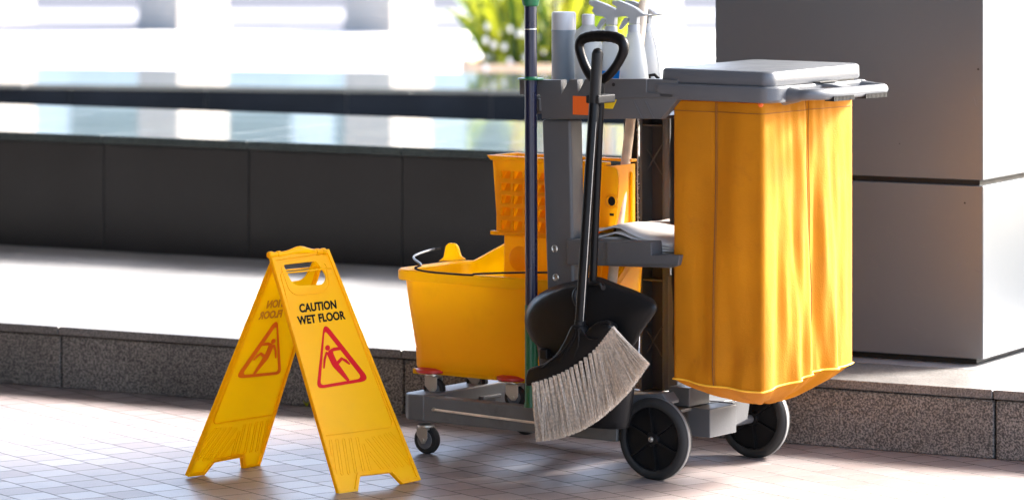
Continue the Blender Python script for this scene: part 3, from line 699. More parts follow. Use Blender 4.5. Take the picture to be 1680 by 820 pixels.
# top deck, near side plate with hook notches
z4 = lambda x, y: (840+x/3.729, y/3.729)
outd = [z4(*p) for p in ((45, 490), (298, 490), (302, 576), (350, 488), (398, 488), (404, 572), (446, 486), (820, 484), (1010, 490), (1015, 604), (908, 728), (182, 728), (172, 580), (45, 580))]
pts = [cp(X, Y, -.02) for X, Y in outd]
mb = flatshape([[(p.x, p.z) for p in pts]], .026, (0, -.02, 0), (1, 0, 0), (0, 0, 1), (0, 1, 0), bevel=.0015); mb.build('deck_side', 'grey_plastic', cart, smooth=30)
for X0, Y0, X1, Y1 in ((886, 157, 1086, 0),):
    pass
# stepped ledge strip along the top of the near side
q = [cp(*z4(*p), -.024) for p in ((560, 484), (822, 484), (822, 566), (985, 574), (985, 600), (560, 604))]
mb = MB(); mb.prism(q, (0, .006, 0)); mb.build('ledge', 'grey_plastic', cart, bevel=.0015)
p = cp(*z4(622, 519), -.024); mb = MB(); mb.lathe(p, (0, -1, 0), [(.0045, -.002), (.0045, .001), (.003, .002)], 14); mb.build('plug', 'black_rubber', cart)
for (x0, y0, x1, y1, m_) in ((372, 588, 470, 706, 'orange_label'), (566, 608, 640, 668, 'yellow_label')):
    pa, pb_ = cp(*z4(x0, y0), -.0215), cp(*z4(x1, y1), -.0215)
    mb = MB(); mb.prism([(pa.x, -.0215, pa.z), (pb_.x, -.0215, pa.z), (pb_.x-(.012 if 'yellow' in m_ else 0), -.0215, pb_.z), (pa.x, -.0215, pb_.z)], (0, .002, 0)); mb.build('sticker', m_, cart, label='plain orange sticker' if 'orange' in m_ else 'plain yellow sticker')
mb = MB()
for (x0, y0, x1, y1) in ((745, 620, 795, 725), (815, 620, 865, 725)): mb.tube([cp(*z4(x0, y0), -.0215), cp(*z4(x1, y1), -.0215)], .0014, 6)
mb.build('stiffening_ribs', 'grey_plastic', cart)
xl = cp(905, 130, .0).x-.05
# tray floor and far walls
mb = MB(); mb.box(-.36, .02, .006, .43, .868, .876); mb.build('tray_floor', 'grey_plastic', cart, bevel=.002)
mb = MB(); mb.box(-.34, .02, .43, .445, .868, .930); mb.box(-.362, -.35, .006, .40, .868, .905); mb.build('tray_wall', 'grey_plastic', cart, bevel=.003)
# handle clip bracket at the left end
p = cp(866, 142, 0)
mb = MB(); mb.box(p.x-.022, p.x+.03, .006, .05, .914, .948); mb.build('tool_clip', 'grey_plastic', cart, bevel=.004)

# mid shelf
z5 = lambda x, y: (880+x/2.929, 200+y/2.929)
q = [cp(*z5(*p), -.012) for p in ((145, 563), (548, 576), (552, 640), (692, 640), (680, 690), (640, 702), (148, 686))]
mb = MB(); mb.prism(q, (0, .05, 0)); mb.build('shelf_bracket', 'grey_plastic', cart, bevel=.003)
q = [cp(*z5(*p), -.018) for p in ((340, 574), (550, 580), (552, 640), (690, 642), (680, 684), (336, 684))]
mb = MB(); mb.prism(q, (0, .008, 0)); mb.build('shelf_ledge', 'grey_plastic', cart, bevel=.0015)
xs0, xs1 = cp(932, 400, 0).x, cp(1112, 400, 0).x
mb = MB(); mb.box(xs0, xs1, .04, .40, .518, .526); mb.box(xs1-.01, xs1, .04, .40, .526, .57); mb.build('shelf', 'grey_plastic', cart, bevel=.002)
q = [cp(*z5(*p), .385) for p in ((505, 495), (690, 500), (690, 570), (505, 560))]
mb = MB(); mb.prism(q, (0, .01, 0)); mb.build('shelf_back', 'grey_plastic', cart, bevel=.002)
p = cp(1072, 381, .384); mb = MB(); mb.lathe(p, (0, -1, 0), [(.005, -.001), (.005, .001), (.003, .002)], 14); mb.build('bolt', 'steel', cart)

# sack frame rim, lid and push handle
zc = .9185
def rim(x0, x1, y0, y1, r, z): return rrect(x0, x1, y0, y1, r, z, 8)
mb = MB(); X0, X1, Y0, Y1 = -.012, .352, -.024, .43
mb.loft([rim(X0+.02, X1-.022, Y0+.02, Y1-.02, .02, zc-.002), rim(X0+.004, X1-.005, Y0+.004, Y1-.004, .04, zc), rim(X0, X1, Y0, Y1, .042, zc+.006), rim(X0, X1, Y0, Y1, .042, zc+.034), rim(X0+.004, X1-.004, Y0+.004, Y1-.004, .04, zc+.038), rim(X0+.02, X1-.02, Y0+.02, Y1-.02, .03, zc+.038)])
mb.build('sack_rim', 'lid_plastic', cart, smooth=40)
lx0, lx1, ly0, ly1 = .018, .338, -.016, .41; lb = zc+.041
def tl(pts): return [v+Vector((0, 0, (v.x-lx0)*-.004+(v.y)*.012)) for v in pts]
mb = MB(); mb.loft([tl(rim(lx0+.003, lx1-.003, ly0+.003, ly1-.003, .026, lb-.002)), tl(rim(lx0, lx1, ly0, ly1, .028, lb+.002)), tl(rim(lx0+.001, lx1-.001, ly0+.001, ly1-.001, .028, lb+.027)), tl(rim(lx0+.004, lx1-.004, ly0+.004, ly1-.004, .026, lb+.0315)), tl(rim(lx0+.009, lx1-.009, ly0+.009, ly1-.009, .022, lb+.0335))])
lid = mb.build('lid', 'lid_plastic', cart, smooth=50)
mb = MB(); mb.loft([tl(rim(lx0+.012, lx1-.012, ly0+.012, ly1-.012, .02, lb-.008)), tl(rim(lx0+.012, lx1-.012, ly0+.012, ly1-.012, .02, lb))]); mb.build('gasket', 'grey_dark', lid)
# push handle: a shaped loop in front of the rim
hz = .938
path = catmull([(.335, .055, hz-.004), (.375, .048, hz-.003), (.405, .052, hz), (.425, .085, hz), (.43, .15, hz), (.43, .27, hz), (.428, .335, hz), (.412, .372, hz), (.375, .385, hz), (.335, .38, hz)], 7)
mb = MB(); n_ = len(path); mb.tube(path, [.0138+.0105*max(0, 1-i/9)+.007*max(0, 1-(n_-1-i)/9) for i in range(n_)], 16, flat=1.0, up=(0, 0, 1)); h_ = mb.build('push_handle', 'lid_plastic', cart)
for rng in ((.10, .19), (.245, .34)):
    y = rng[0]; mb = MB()
    while y < rng[1]: mb.box(.418, .4445, y, y+.0032, hz-.0172, hz-.006); y += .0062
    mb.build('grip_teeth', 'black_rubber', h_)
mb = MB(); mb.prism([(.335, .19, zc+.0385), (.375, .20, zc+.036), (.405, .205, hz+.010), (.42, .22, hz+.010), (.42, .235, hz+.010), (.38, .25, zc+.038), (.335, .255, zc+.0385)], (0, 0, -.010)); mb.build('latch_tongue', 'lid_plastic', cart, bevel=.003)
mb = MB(); mb.prism([(.3405, .17, zc+.0395), (.357, .178, zc+.0395), (.357, .262, zc+.0395), (.3405, .262, zc+.0395)], (0, 0, .0035)); mb.build('latch', 'black_rubber', cart, bevel=.001)
mb = MB(); mb.tube([cp(1066, 131, .30), cp(1066, 124, .30), cp(1074, 123, .30), cp(1080, 129, .30)], .004, 8); mb.build('lid_hinge_pin', 'black_rubber', cart)
mb = MB(); mb.lathe(cp(1248, 172, .0), (.3, -1, 0), [(.001, -.006), (.006, -.003), (.006, .003), (.001, .006)], 14); mb.build('sack_hook', 'orange_label', cart)

# ---- sack
bx0, bx1, by0, by1 = .050, .306, .002, .412
def sackpt(u, v):
    """u round the perimeter 0..4 (corner to corner starting near-left), v 0 top .. 1 seam"""
    k = int(u) % 4; f = u-int(u); L_ = ((bx0, by0), (bx1, by0), (bx1, by1), (bx0, by1))
    A, B = Vector(L_[k]), Vector(L_[(k+1) % 4]); p = A+(B-A)*f
    nrm = Vector(((B-A).y, -(B-A).x)).normalized(); e = math.sin(math.pi*f)
    cr = min(f, 1-f)
    # soften the corners
    rr = .007; dx = min(f*(B-A).length, (1-f)*(B-A).length)
    if dx < rr:
        dr = (B-A).normalized(); cc = (A+dr*rr if f < .5 else B-dr*rr)-nrm*rr; an = (1-dx/rr)*math.pi/4
        p = cc+nrm*(rr*math.cos(an))+dr*(rr*math.sin(an)*(-1 if f < .5 else 1))
    off = 0
    if k == 1:   # end face: deep vertical folds
        off += e**1.1*(.009*v**.6*math.sin(f*17+.6+v*1.2)+.006*math.sin(f*29+1.9-v*2.2)*(.3+v)+.005*math.sin(f*47+v*5)*v+.0022*math.sin(f*71-v*9+1)*math.sin(v*6+f*3))
        off += .006*e*v-.010*math.exp(-((f-.50)/.035)**2)*(1-v*.5)
    elif k == 0:
        off += e*(.006*math.sin(f*9+v*3.5)+.003*math.sin(f*21-v*3)*v)+.004*math.exp(-((f-.46)/.012)**2)*-.5
        off += .004*math.sin(v*9+f*6)*e*v*v
        off += .006*math.sin(f*14+v*16)*max(0, v-.8)/.2*e
    else: off += .006*math.sin(f*13+v*3)*e
    off += .006*e*v*v*(.6 if k != 1 else 1)
    p = p+nrm*off
    return p
top = zc-.004
NU, NV = 4*44, 54
def seamz(u):
    k = int(u) % 4; f = u-int(u)
    s = (.246, .232, .262, .262, .246)
    base = s[k]*(1-f)+s[k+1]*f
    return base+.010*math.sin(math.pi*f)**2*(1 if k == 1 else -.2)+.0015*math.sin(f*13)
mb = MB(); rings = []
for j in range(NV+1):
    v = j/NV; rings.append([Vector((*sackpt(4*i/NU, v), top+(seamz(4*i/NU)-top)*v)) for i in range(NU)])
mb.loft(rings, False, False); sack = mb.build('sack', 'bag_cloth', cart, smooth=180)
mb = MB(); cx, cy = (bx0+bx1)/2, (by0+by1)/2; rr = []
for j in range(15):
    t = j/14
    ring = []
    for i in range(NU):
        p = sackpt(4*i/NU, 1); s = 1-.985*t**1.1; zz = seamz(4*i/NU); zb = .178+.004*math.sin(i*.3)
        wob = 1+.012*math.sin(i*.55+j)*math.sin(math.pi*t)
        k = (1-(1-t)**1.7)
        ring.append(Vector((cx+(p.x-cx)*s*wob, cy+(p.y-cy)*s*wob, zz*(1-k)+zb*k)))
    rr.append(ring)
mb.loft(rr, False, True); mb.build('sack_bottom', 'bag_cloth', sack, smooth=180)
mb = MB(); mb.tube([Vector((*sackpt(4*i/NU, 1), seamz(4*i/NU)))+(Vector((*sackpt(4*i/NU, 1), 0))-Vector((cx, cy, 0))).normalized()*.003 for i in range(NU)], .0022, 6, closed=True); mb.build('piping', 'piping', sack)
# hem stitching and the two vertical seams
mb = MB()
mb.tube([Vector((*sackpt(4*i/NU, .035), top+(seamz(4*i/NU)-top)*.035))+(Vector((*sackpt(4*i/NU, 0), 0))-Vector((cx, cy, 0))).normalized()*.0012 for i in range(NU)], .0009, 5, closed=True)
for uu, w in ((.47, .0016), (1.505, .0018)):
    k = int(uu); n_ = Vector((0, -1, 0)) if k == 0 else Vector((1, 0, 0))
    mb.tube([Vector((*sackpt(uu, j/30), top+(seamz(uu)-top)*j/30))+n_*.001 for j in range(31)], w, 5)
    mb.tube([Vector((*sackpt(uu+.02, j/30), top+(seamz(uu)-top)*j/30))+n_*.0008 for j in range(31)], w*.35, 5)
mb.build('seam', 'stitching', sack)
mb = MB(); pa, pb_ = cp(1104, 200, .25), cp(1113, 612, .25)
mb.tube(catmull([(pa.x+.01, .25, .9), (pa.x+.004, .25, .7), (pa.x+.012, .25, .45), (pb_.x, .25, pb_.z+.02), (pb_.x+.01, .25, pb_.z)], 6), [.012+.002*math.sin(i*1.7) for i in range(25)], 10); mb.build('sack_liner', 'black_cloth', cart)

# ==================================================================== MOP BUCKET with wringer
bk = empty('mop_bucket', loc((-.5, .15, .125)), CROT, 'yellow wheeled mop bucket with side wringer, parked on the left end of the cart base', 'mop bucket')
BO = Vector((-.5, .15, .125))
def sh(mb, o=BO):
    for v in mb.bm.verts: v.co -= o
    return mb
for yy in (.07, .25):
    for xx in (-.725, -.47):
        c = caster(xx-BO.x, yy-BO.y, 0, .070, .028, True, bk, .25)
def rise(v):
    t = max(0, min(1, (v.x+.775)/.15)); t2 = max(0, min(1, (v.y-.12)/.10)); return .075*t*t2*max(0, min(1, 1))
def br(d, z, k=0, up=True, r=.05):
    x0, x1, y0, y1 = -.798, -.225, .035, .285
    out = densify(rrect(x0-d, x1+d, y0-d, y1+d, r, z, 7))
    return [Vector((v.x, v.y, v.z+(rise(v)*k))) for v in out]
mb = MB()
mb.loft([br(-.03, .200, r=.03), br(-.016, .203, r=.035), br(-.012, .212, r=.04), br(-.008, .26), br(.004, .36, .3), br(.010, .428, .9), br(.022, .430, 1), br(.024, .434, 1), br(.024, .453, 1), br(.021, .457, 1), br(.012, .457, 1), br(.006, .452, 1), br(.002, .40, .8), br(-.014, .22, r=.04), br(-.03, .215, r=.03)])
sh(mb).build('tub', 'bucket_yellow', bk, smooth=35)
# moulded relief on the near side, feet and lug
mb = MB(); q = [cp(X, Y, .045) for X, Y in ((715, 570), (722, 588), (800, 597), (812, 590), (812, 500), (705, 480))]
for X, Y in ((700, 598), (840, 620)):
    p = cp(X, Y, .07); mb.box(p.x-.03, p.x+.03, .05, .11, .19, .203)
mb.box(-.785, -.25, .055, .06, .192, .203)
sh(mb).build('feet', 'bucket_yellow', bk, bevel=.003)
mb = MB(); c = cp(734, 424, .27); w = .024
mb.prism([(c.x-.045, .285, .45), (c.x-.026, .285, .462), (c.x-.019, .285, .492), (c.x-.010, .285, .50), (c.x+.010, .285, .50), (c.x+.019, .285, .492), (c.x+.028, .285, .468), (c.x+.045, .285, .46)], (0, .012, 0)); sh(mb).build('handle_lug', 'bucket_yellow', bk, bevel=.004)
wp = [cp(724, 407, .28), cp(706, 410, .25), cp(683, 418, .15), cp(679, 424, .08), cp(691, 434, .02), cp(681, 440, .005), cp(705, 446, .004), cp(770, 451, .004), cp(783, 449, .004), cp(860, 447, .004), cp(930, 447, .004)]
mb = MB(); mb.tube(catmull(wp, 5), .0028, 8); sh(mb).build('bail_handle', 'wire', bk)
wr = MB()
wz0, wz1 = .556, .748; wx0, wx1 = -.572, -.188; wy = .115
# perforated front plate
z44 = lambda x, y: (790+x/5.127, 240+y/5.127)
holes = []
rows = [(205, 268), (310, 370), (412, 478), (515, 582), (622, 700)]
colx = [cp(*z44(165, 300), wy).x]; cw = cp(*z44(242, 300), wy).x-colx[0]; pitch = cp(*z44(262, 300), wy).x-colx[0]
for (ya, yb2) in rows:
    for k in range(4):
        x0 = colx[0]+pitch*k*1.0; za = cp(*z44(165, ya), wy).z; zb = cp(*z44(165, yb2), wy).z
        holes.append([(x0, zb), (x0+cw, zb), (x0+cw, za), (x0, za)])
fl = cp(810, 300, wy).x
plate = roundpoly([(fl+.012, wz0), (wx1-.02, wz0), (wx1-.005, wz0+.07), (wx1, wz1-.01), (fl-.004, wz1-.006)], [.004, .01, .02, .03, .004])
w0 = flatshape([plate]+holes, .006, (0, wy, 0), (1, 0, 0), (0, 0, 1), (0, 1, 0), bevel=.001); wpn = sh(w0).build('wringer', 'wringer_yellow', bk, smooth=30)
mb = MB(); mb.box(fl+.004, -.40, wy+.022, wy+.026, wz0, wz1-.03); mb.box(-.40, wx1-.02, wy+.09, wy+.094, wz0, wz1-.03)
mb.box(fl+.004, fl+.008, wy+.006, wy+.11, wz0, wz1-.01); mb.box(wx1-.03, wx1-.026, wy+.006, wy+.11, wz0, wz1-.01)
for h in holes:
    (x0, zb), (x1, _), (_, za), _ = h
    mb.prism([(x0+.004, wy+.007, zb+.001), (x1-.001, wy+.007, zb+.001), (x1-.001, wy+.021, za-.001), (x0+.004, wy+.021, za-.001)], (0, 0, -.003))
sh(mb).build('wringer_back', 'wringer_yellow', wpn)
mb = MB(); ov = .0
mb.prism([(fl-.016, wy-.010, wz1+.002), (fl-.004, wy-.010, wz1-.010), (wx1-.03, wy-.010, wz1-.008), (wx1-.03, wy-.010, wz1+.000)], (0, .022, 0)); mb.box(fl-.010, wx1-.03, wy+.10, wy+.125, wz1-.006, wz1+.001); mb.box(fl-.014, fl-.002, wy, wy+.12, wz1-.006, wz1+.002)
sh(mb).build('wringer_flange', 'wringer_yellow', wpn, bevel=.002); mb = MB()
mb.box(fl-.006, wx1-.03, wy-.008, wy+.006, wz0-.006, wz0+.004)
sh(mb).build('wringer_flange', 'wringer_yellow', wpn, bevel=.002)
mb = MB(); fl2 = cp(827, 400, wy).x; mb.box(fl2, wx1-.05, wy-.002, wy+.10, .30, wz0-.005); sh(mb).build('wringer_base', 'wringer_yellow', wpn, bevel=.004)
mb = MB(); c = cp(853, 424, wy-.002); mb.lathe(c, (0, -1, 0), [(.031, -.001), (.031, .003), (.028, .005)], 36); sh(mb).build('roller_cap', 'wringer_yellow', wpn)
c = cp(1004, 330, wy); mb = MB(); mb.lathe(c+Vector((0, .001, 0)), (0, -1, 0), [(.019, 0), (.019, .004), (.0135, .006), (.0115, .003), (.0115, 0)], 32, caps=False); sh(mb).build('pivot_ring', 'wringer_yellow', wpn)
mb = MB(); mb.lathe(c+Vector((0, .001, 0)), (0, -1, 0), [(.0114, 0), (.0114, .0015)], 24); c2 = cp(1004, 352, wy); mb.box(c2.x-.006, c2.x+.006, wy-.0015, wy+.001, c2.z-.003, c2.z+.003); sh(mb).build('pivot_hole', 'black_rubber', wpn)

# ==================================================================== THINGS CARRIED BY THE CART
def thing(name, anchor, label, cat, group=None):
    r = empty(name, loc(anchor), CROT, label, cat, group); r['_a'] = 0; del r['_a']; return r, Vector(anchor)
# blue mop pole
p0 = cp(871, -60, -.045); p1 = cp(872, 520, -.045); p2 = cp(872, 520, -.045); p2 = Vector((p1.x+.002, -.045, .125))
r, a = thing('mop', p2, 'navy blue mop pole with green knob and collar, at the left end of the cart', 'mop')
mb = MB(); mb.tube([cp(870.5, 8, -.045)-a, p1-a], .0152, 20); mb.build('pole', 'navy', r)
mb = MB(); c = cp(870.5, 47, -.045)-a; mb.lathe(c, (0, 0, 1), [(.0156, -.003), (.0160, -.0015), (.0156, 0)], 20, caps=False); mb.build('pole_joint', 'steel', r)
mb = MB(); c = cp(870.5, -8, -.045)-a; mb.lathe(c, (0, 0, 1), [(.012, -.030), (.019, -.026), (.0225, -.012), (.0225, .006), (.019, .02), (.010, .03), (.001, .033)], 24); mb.build('knob', 'green_plastic', r)
mb = MB(); c = cp(871, 131, -.045)-a; mb.lathe(c, (0, 0, 1), [(.031, 0), (.033, .0015), (.031, .004), (.017, .005), (.016, .008)], 28); mb.build('collar', 'green_plastic', r)
mb = MB(); c = cp(872, 500, -.045)-a; mb.lathe(c, (0, 0, 1), [(.0165, 0), (.0165, -.03), (.0165, -.235), (.019, -.25), (.019, c.z*-1+.02+.0)][:4], 20); mb.build('socket', 'green_plastic', r)
# cylinder can and bottles in the tray
def can():
    b = .16; c = cp(925, 130, b); z0 = .876; zt = cp(925, 20, b).z; zc_ = cp(925, 49, b).z
    r, a = thing('aerosol_can', (c.x, b, z0), 'tall blue-grey can with a white cap, leftmost container in the cart tray', 'can')
    mb = MB(); mb.lathe((0, 0, 0), (0, 0, 1), [(.029, 0), (.0305, .003), (.0305, zc_-z0-.004), (.0315, zc_-z0-.002), (.0315, zc_-z0)], 36); mb.build('body', 'can_metal', r)
    mb = MB(); mb.lathe((0, 0, zc_-z0), (0, 0, 1), [(.0305, 0), (.0305, zt-zc_-.005), (.028, zt-zc_)], 36); mb.build('cap', 'white_plastic', r)
can()
def jug():
    b = .13; c = cp(965, 130, b); z0 = .876; zt = cp(965, 23, b).z; zc_ = cp(965, 40, b).z-z0
    r, a = thing('bottle', (c.x, b, z0), 'pale plastic bottle with a ribbed white screw cap, between the can and the spray bottles', 'bottle')
    mb = MB(); mb.lathe((0, 0, 0), (0, 0, 1), [(.030, 0), (.034, .005), (.034, zc_-.03), (.030, zc_-.016), (.018, zc_-.006), (.014, zc_)], 32); mb.build('body', 'bottle_clear', r)
    mb = MB(); mb.lathe((0, 0, zc_-.001), (0, 0, 1), [(.0155, 0), (.0155, zt-z0-zc_-.002), (.013, zt-z0-zc_)], 60, fac=lambda j, h: 1+.03*(j % 2)); mb.build('cap', 'white_plastic', r)
jug()
def spray(Xn, Yn, b, label, blue=False, sc=1.0):
    """Xn,Yn: photo pixel of the neck ring (bottom of the trigger collar)"""
    c = cp(Xn, Yn, b); z0 = .876; hN = c.z-z0
    r, a = thing('spray_bottle', (c.x, b, z0), label, 'spray bottle', 'spray bottles in the cart tray')
    prof = [(.036, 0), (.040, .006), (.0385, hN*.3), (.034, hN*.55), (.027, hN*.78), (.019, hN*.92), (.0135, hN)]
    mb = MB(); mb.lathe((0, 0, 0), (0, 0, 1), prof, 36, fac=lambda j, h: 1); mb.build('body', 'bottle_clear', r)
    if blue:
        mb = MB(); mb.lathe((0, 0, 0), (0, 0, 1), [(.0405, .003), (.0408, .03), (.0395, .094)], 36, caps=True); mb.build('liquid', 'blue_liquid', r)
    mb = MB(); mb.lathe((0, 0, hN-.002), (0, 0, 1), [(.0150, 0), (.0148, .015), (.0125, .018)], 48, fac=lambda j, h: 1+.04*(j % 2)); mb.build('collar', 'trigger_white', r)
    px = lambda pts: [((x-470)/5.86/640*sc/.86, 0, hN+(300-y)/5.86/655*sc) for x, y in pts]
    head = px([(280, 20), (330, 14), (420, 45), (500, 82), (550, 120), (580, 138), (632, 139), (630, 147), (580, 155), (545, 158), (515, 165), (512, 235), (432, 235), (436, 182), (405, 160), (335, 152), (302, 112), (318, 78), (280, 52)])
    mb = MB(); mb.prism([(x, -.0075, z) for x, y, z in head], (0, .015, 0)); mb.build('trigger_head', 'trigger_white', r, bevel=.002)
    tr = px([(385, 178), (352, 235), (328, 286), (345, 292), (385, 250), (420, 205), (425, 180)])
    mb = MB(); mb.prism([(x, -.005, z) for x, y, z in tr], (0, .010, 0)); mb.build('trigger', 'trigger_white', r, bevel=.0015)
    mb = MB(); nz = px([(283, 36)])[0]; mb.lathe((nz[0]+.004, 0, nz[2]), (-1, 0, 0), [(.006, 0), (.006, .008), (.003, .009)], 14); mb.build('nozzle', 'trigger_white', r)
spray(1003, 53, .20, 'spray bottle holding a little blue liquid, leftmost of the three spray bottles', True, 1.05)
spray(1040, 51, .20, 'clear spray bottle with white trigger, the middle one of three spray bottles')
spray(1060, 50, .37, 'clear spray bottle with white trigger, rightmost of the three and partly hidden, nearest the lid')
# wooden pole leaning through the tray
b = .37
pA, pB = cp(1059, -40, .44), cp(1035, 200, .30); pC = cp(1003, 470, .20)
dirn = (pC-pA); tt = (.13-pA.z)/dirn.z; foot = pA+dirn*tt
p_top = cp(1060, -25, .37); p_bot = cp(1001, 490, .095); dirn = p_bot-p_top; foot = p_top+dirn*((.155-p_top.z)/dirn.z)
r, a = thing('wooden_pole', foot, 'bare weathered wooden pole leaning upright behind the broom handle', 'pole')
mb = MB(); n_ = 12; mb.tube([p_top-a+(foot-p_top)*i/n_ for i in range(n_+1)], .0125, 14); mb.build('shaft', 'wood', r)
mb = MB(); mb.lathe((foot-foot), (0, 0, 1), [(.014, -.0), (.014, .04)], 14); mb.build('ferrule', 'steel', r)
# black cloth with frayed white hem hanging behind the pole
c0 = cp(1026, 200, .435)
r, a = thing('cleaning_cloth', (c0.x, .435, .5), 'black cleaning cloth with a frayed white edge hanging under the cart deck', 'cloth')
mb = MB(); rs = []
Ls = [(1022, 190), (1022, 240), (1023, 300), (1026, 345), (1030, 400), (1034, 480), (1040, 540)]; Rs = [(1047, 190), (1048, 240), (1048, 300), (1048, 345), (1048, 400), (1050, 480), (1051, 540)]
for (l, rr_) in zip(catmull([(*p, 0) for p in Ls], 4), catmull([(*p, 0) for p in Rs], 4)):
    A, B = cp(l.x, l.y, .435), cp(rr_.x, rr_.y, .435); rs.append([A+(B-A)*k/8+Vector((0, .006*math.sin(k*1.4+A.z*9), 0))-a for k in range(9)])
mb.loft(rs, False, False, closed=False); mb.build('fabric', 'black_cloth', r, solid=.002, smooth=180)
mb = MB()
for row in rs:
    for k in range(7):
        p = row[-1]+Vector((random.uniform(-.001, .001), random.uniform(-.003, .003), random.uniform(-.008, .008))); mb.tube([p, p+Vector((random.uniform(.001, .006), -.002, random.uniform(-.006, .004)))], .0007, 4)
mb.tube([q[-1] for q in rs], .0016, 6); mb.build('frayed_hem', 'white_thread', r)
# paper towels on the mid shelf
r, a = thing('paper_towels', ((xs0+xs1)/2, .2, .527), 'loose pile of white folded paper towels lying on the cart middle shelf', 'paper towels')
for k in range(7):
    mb = MB(); rs = []; z = .004+k*.0065; x0 = xs0+.01+random.uniform(0, .012)-a.x; x1 = xs1-.06+random.uniform(-.02, .02)-a.x
    for i in range(17):
        t = i/16; h = z+.016*math.exp(-((t-.22-.03*k)/.16)**2)*(k/6)+.006*math.sin(t*5+k)*(k/6)+(.012*(1-t)*(k/6))
        rs.append([(x0+(x1-x0)*t, -.165+.30*j/6+.004*math.sin(t*8+j), h+.003*math.sin(j*1.3+k)) for j in range(7)])
    mb.loft(rs, False, False, closed=False); mb.build('sheet', 'white_paper', r, solid=.0045, smooth=60)

# ---- lobby dustpan with D grip
db = -.105
dpf = cp(965, 697, db)
r, a = thing('dustpan', (dpf.x, db, dpf.z), 'large black lobby dustpan with a D grip handle, hanging on the cart behind the broom', 'dustpan')
def dring(Y, Xl, Xr, hd, yc=0, n=36, e=2.6):
    A, B = cp(Xl, Y, db), cp(Xr, Y, db); cx = (A.x+B.x)/2; hw = (B.x-A.x)/2; out = []
    for j in range(n):
        t = 2*math.pi*j/n; c, s = math.cos(t), math.sin(t)
        out.append(Vector((cx+hw*math.copysign(abs(c)**(2/e), c), db+yc+hd*math.copysign(abs(s)**(2/e), s), (A.z+B.z)/2))-a)
    return out
mb = MB(); mb.loft([dring(697, 908, 1022, .034), dring(695, 902, 1028, .038), dring(685, 898, 1031, .041), dring(640, 893, 1036, .044), dring(600, 889, 1040, .046), dring(560, 884, 1044, .048), dring(525, 884, 1046, .046), dring(500, 892, 1040, .04)])
mb.build('bin', 'black_plastic', r, smooth=50)
# hood: upper shell with a lobed lower edge; front bulges towards the camera
hood = [(893, 578), (876, 563), (865, 545), (861, 530), (863, 515), (870, 503), (881, 492), (895, 483), (908, 477), (925, 471), (940, 468), (965, 462), (985, 461), (1000, 466), (1020, 474), (1042, 482), (1060, 490), (1076, 499), (1078, 509), (1072, 520), (1062, 533), (1052, 548), (1046, 560), (1030, 575), (1000, 585), (960, 590), (925, 588), (905, 585)]
hp = [cp(x, y, db-.062) for x, y in hood]; hp = [Vector(v) for v in catmull(hp, 3, True)]
hc = cp(965, 528, db-.062); mb = MB(); rs = []
for k, (s, dy) in enumerate(((1.0, .075), (1.0, .012), (.99, .004), (.97, -.001), (.93, -.005), (.84, -.009), (.7, -.013), (.5, -.016), (.25, -.018), (.02, -.019))):
    rs.append([hc+(p-hc)*s+Vector((-.737*dy if dy > 0 else 0, dy, 0))-a for p in hp])
mb.loft(rs); mb.build('hood', 'black_plastic', r, smooth=60)
z6 = lambda x, y: (840+x/2.41, 460+y/2.41)
# raised neck collar and clip
mb = MB(); c = cp(965, 480, db-.075)
mb.tube(catmull([cp(946, 500, db-.093)-a, cp(942, 486, db-.093)-a, cp(948, 474, db-.08)-a, cp(965, 466, db-.07)-a, cp(985, 466, db-.07)-a, cp(990, 472, db-.085)-a], 5), .006, 8); mb.build('neck_ridge', 'black_plastic', r)
p = cp(896, 580, db-.07)-a; mb = MB(); mb.box(p.x-.012, p.x+.010, p.y-.012, p.y+.02, p.z-.012, p.z+.012); mb.build('clip', 'black_plastic', r, bevel=.003)
hb = db-.055
def hpnt(x, y): return cp(*z4(x, y), hb)-a
mb = MB(); s0 = cp(986, 135, hb)-a; s1 = cp(972, 472, hb)-a; mb.tube([s0, s1], .0098, 16); mb.build('handle_tube', 'black_handle', r)
gp = [hpnt(*p) for p in ((545, 222), (620, 228), (672, 255), (684, 305), (655, 375), (612, 438), (570, 478), (530, 488), (488, 476), (448, 408), (420, 330), (412, 280), (430, 243), (480, 226))]
gl = catmull(gp, 5, True); mb = MB(); nG = len(gl)
mb.tube(gl, [.0115+.0025*max(0, math.cos(2*math.pi*(i/nG-.04)))+(.0006*math.sin(i*2.4) if i < 9 or i > nG-10 else 0) for i in range(nG)], 14, closed=True, up=(0, 1, 0)); mb.build('grip', 'black_handle', r)
mb = MB(); mb.tube([hpnt(530, 480), s0], [.010, .0105], 14); mb.build('grip_stem', 'black_handle', r)

# ---- angle broom
bb = -.215
tip = cp(880, 720, bb)
r, a = thing('broom', tip, 'black angle broom with beige bristles, held upright in front of the dustpan', 'broom')
bt, bm_, bb_ = cp(980, 88, bb+.02), cp(963, 350, bb+.01), cp(951, 540, bb)
bt, bb_ = cp(980.5, 86, bb), cp(951, 540, bb)
mb = MB(); dz = (bt-bb_); 
mb.tube([bb_-a, bt-a, bt-a+dz.normalized()*.006, bt-a+dz.normalized()*.010], [.0125, .0128, .010, .003], 18); mb.build('handle_tube', 'black_handle', r)
g0 = bt-a; mb = MB(); mb.tube([g0+dz.normalized()*.008, g0-dz.normalized()*.003, g0-dz.normalized()*.12], [.008, .0138, .0140], 18); mb.build('grip', 'black_rubber', r)
c = cp(976, 163, bb)-a; mb = MB(); mb.box(c.x-.020, c.x+.018, c.y-.010, c.y+.06, c.z-.010, c.z+.010); mb.build('handle_clip', 'black_rubber', r, bevel=.003)
e1_, e2_ = cp(947, 215, bb), cp(0, 0, bb)
mb = MB()
for off in (-.0112, .0112):
    A = bb_-a+Vector((off, -.004, 0)); B = bt-a+Vector((off, -.004, 0))-dz*.25; mb.tube([A, B], .0011, 5)
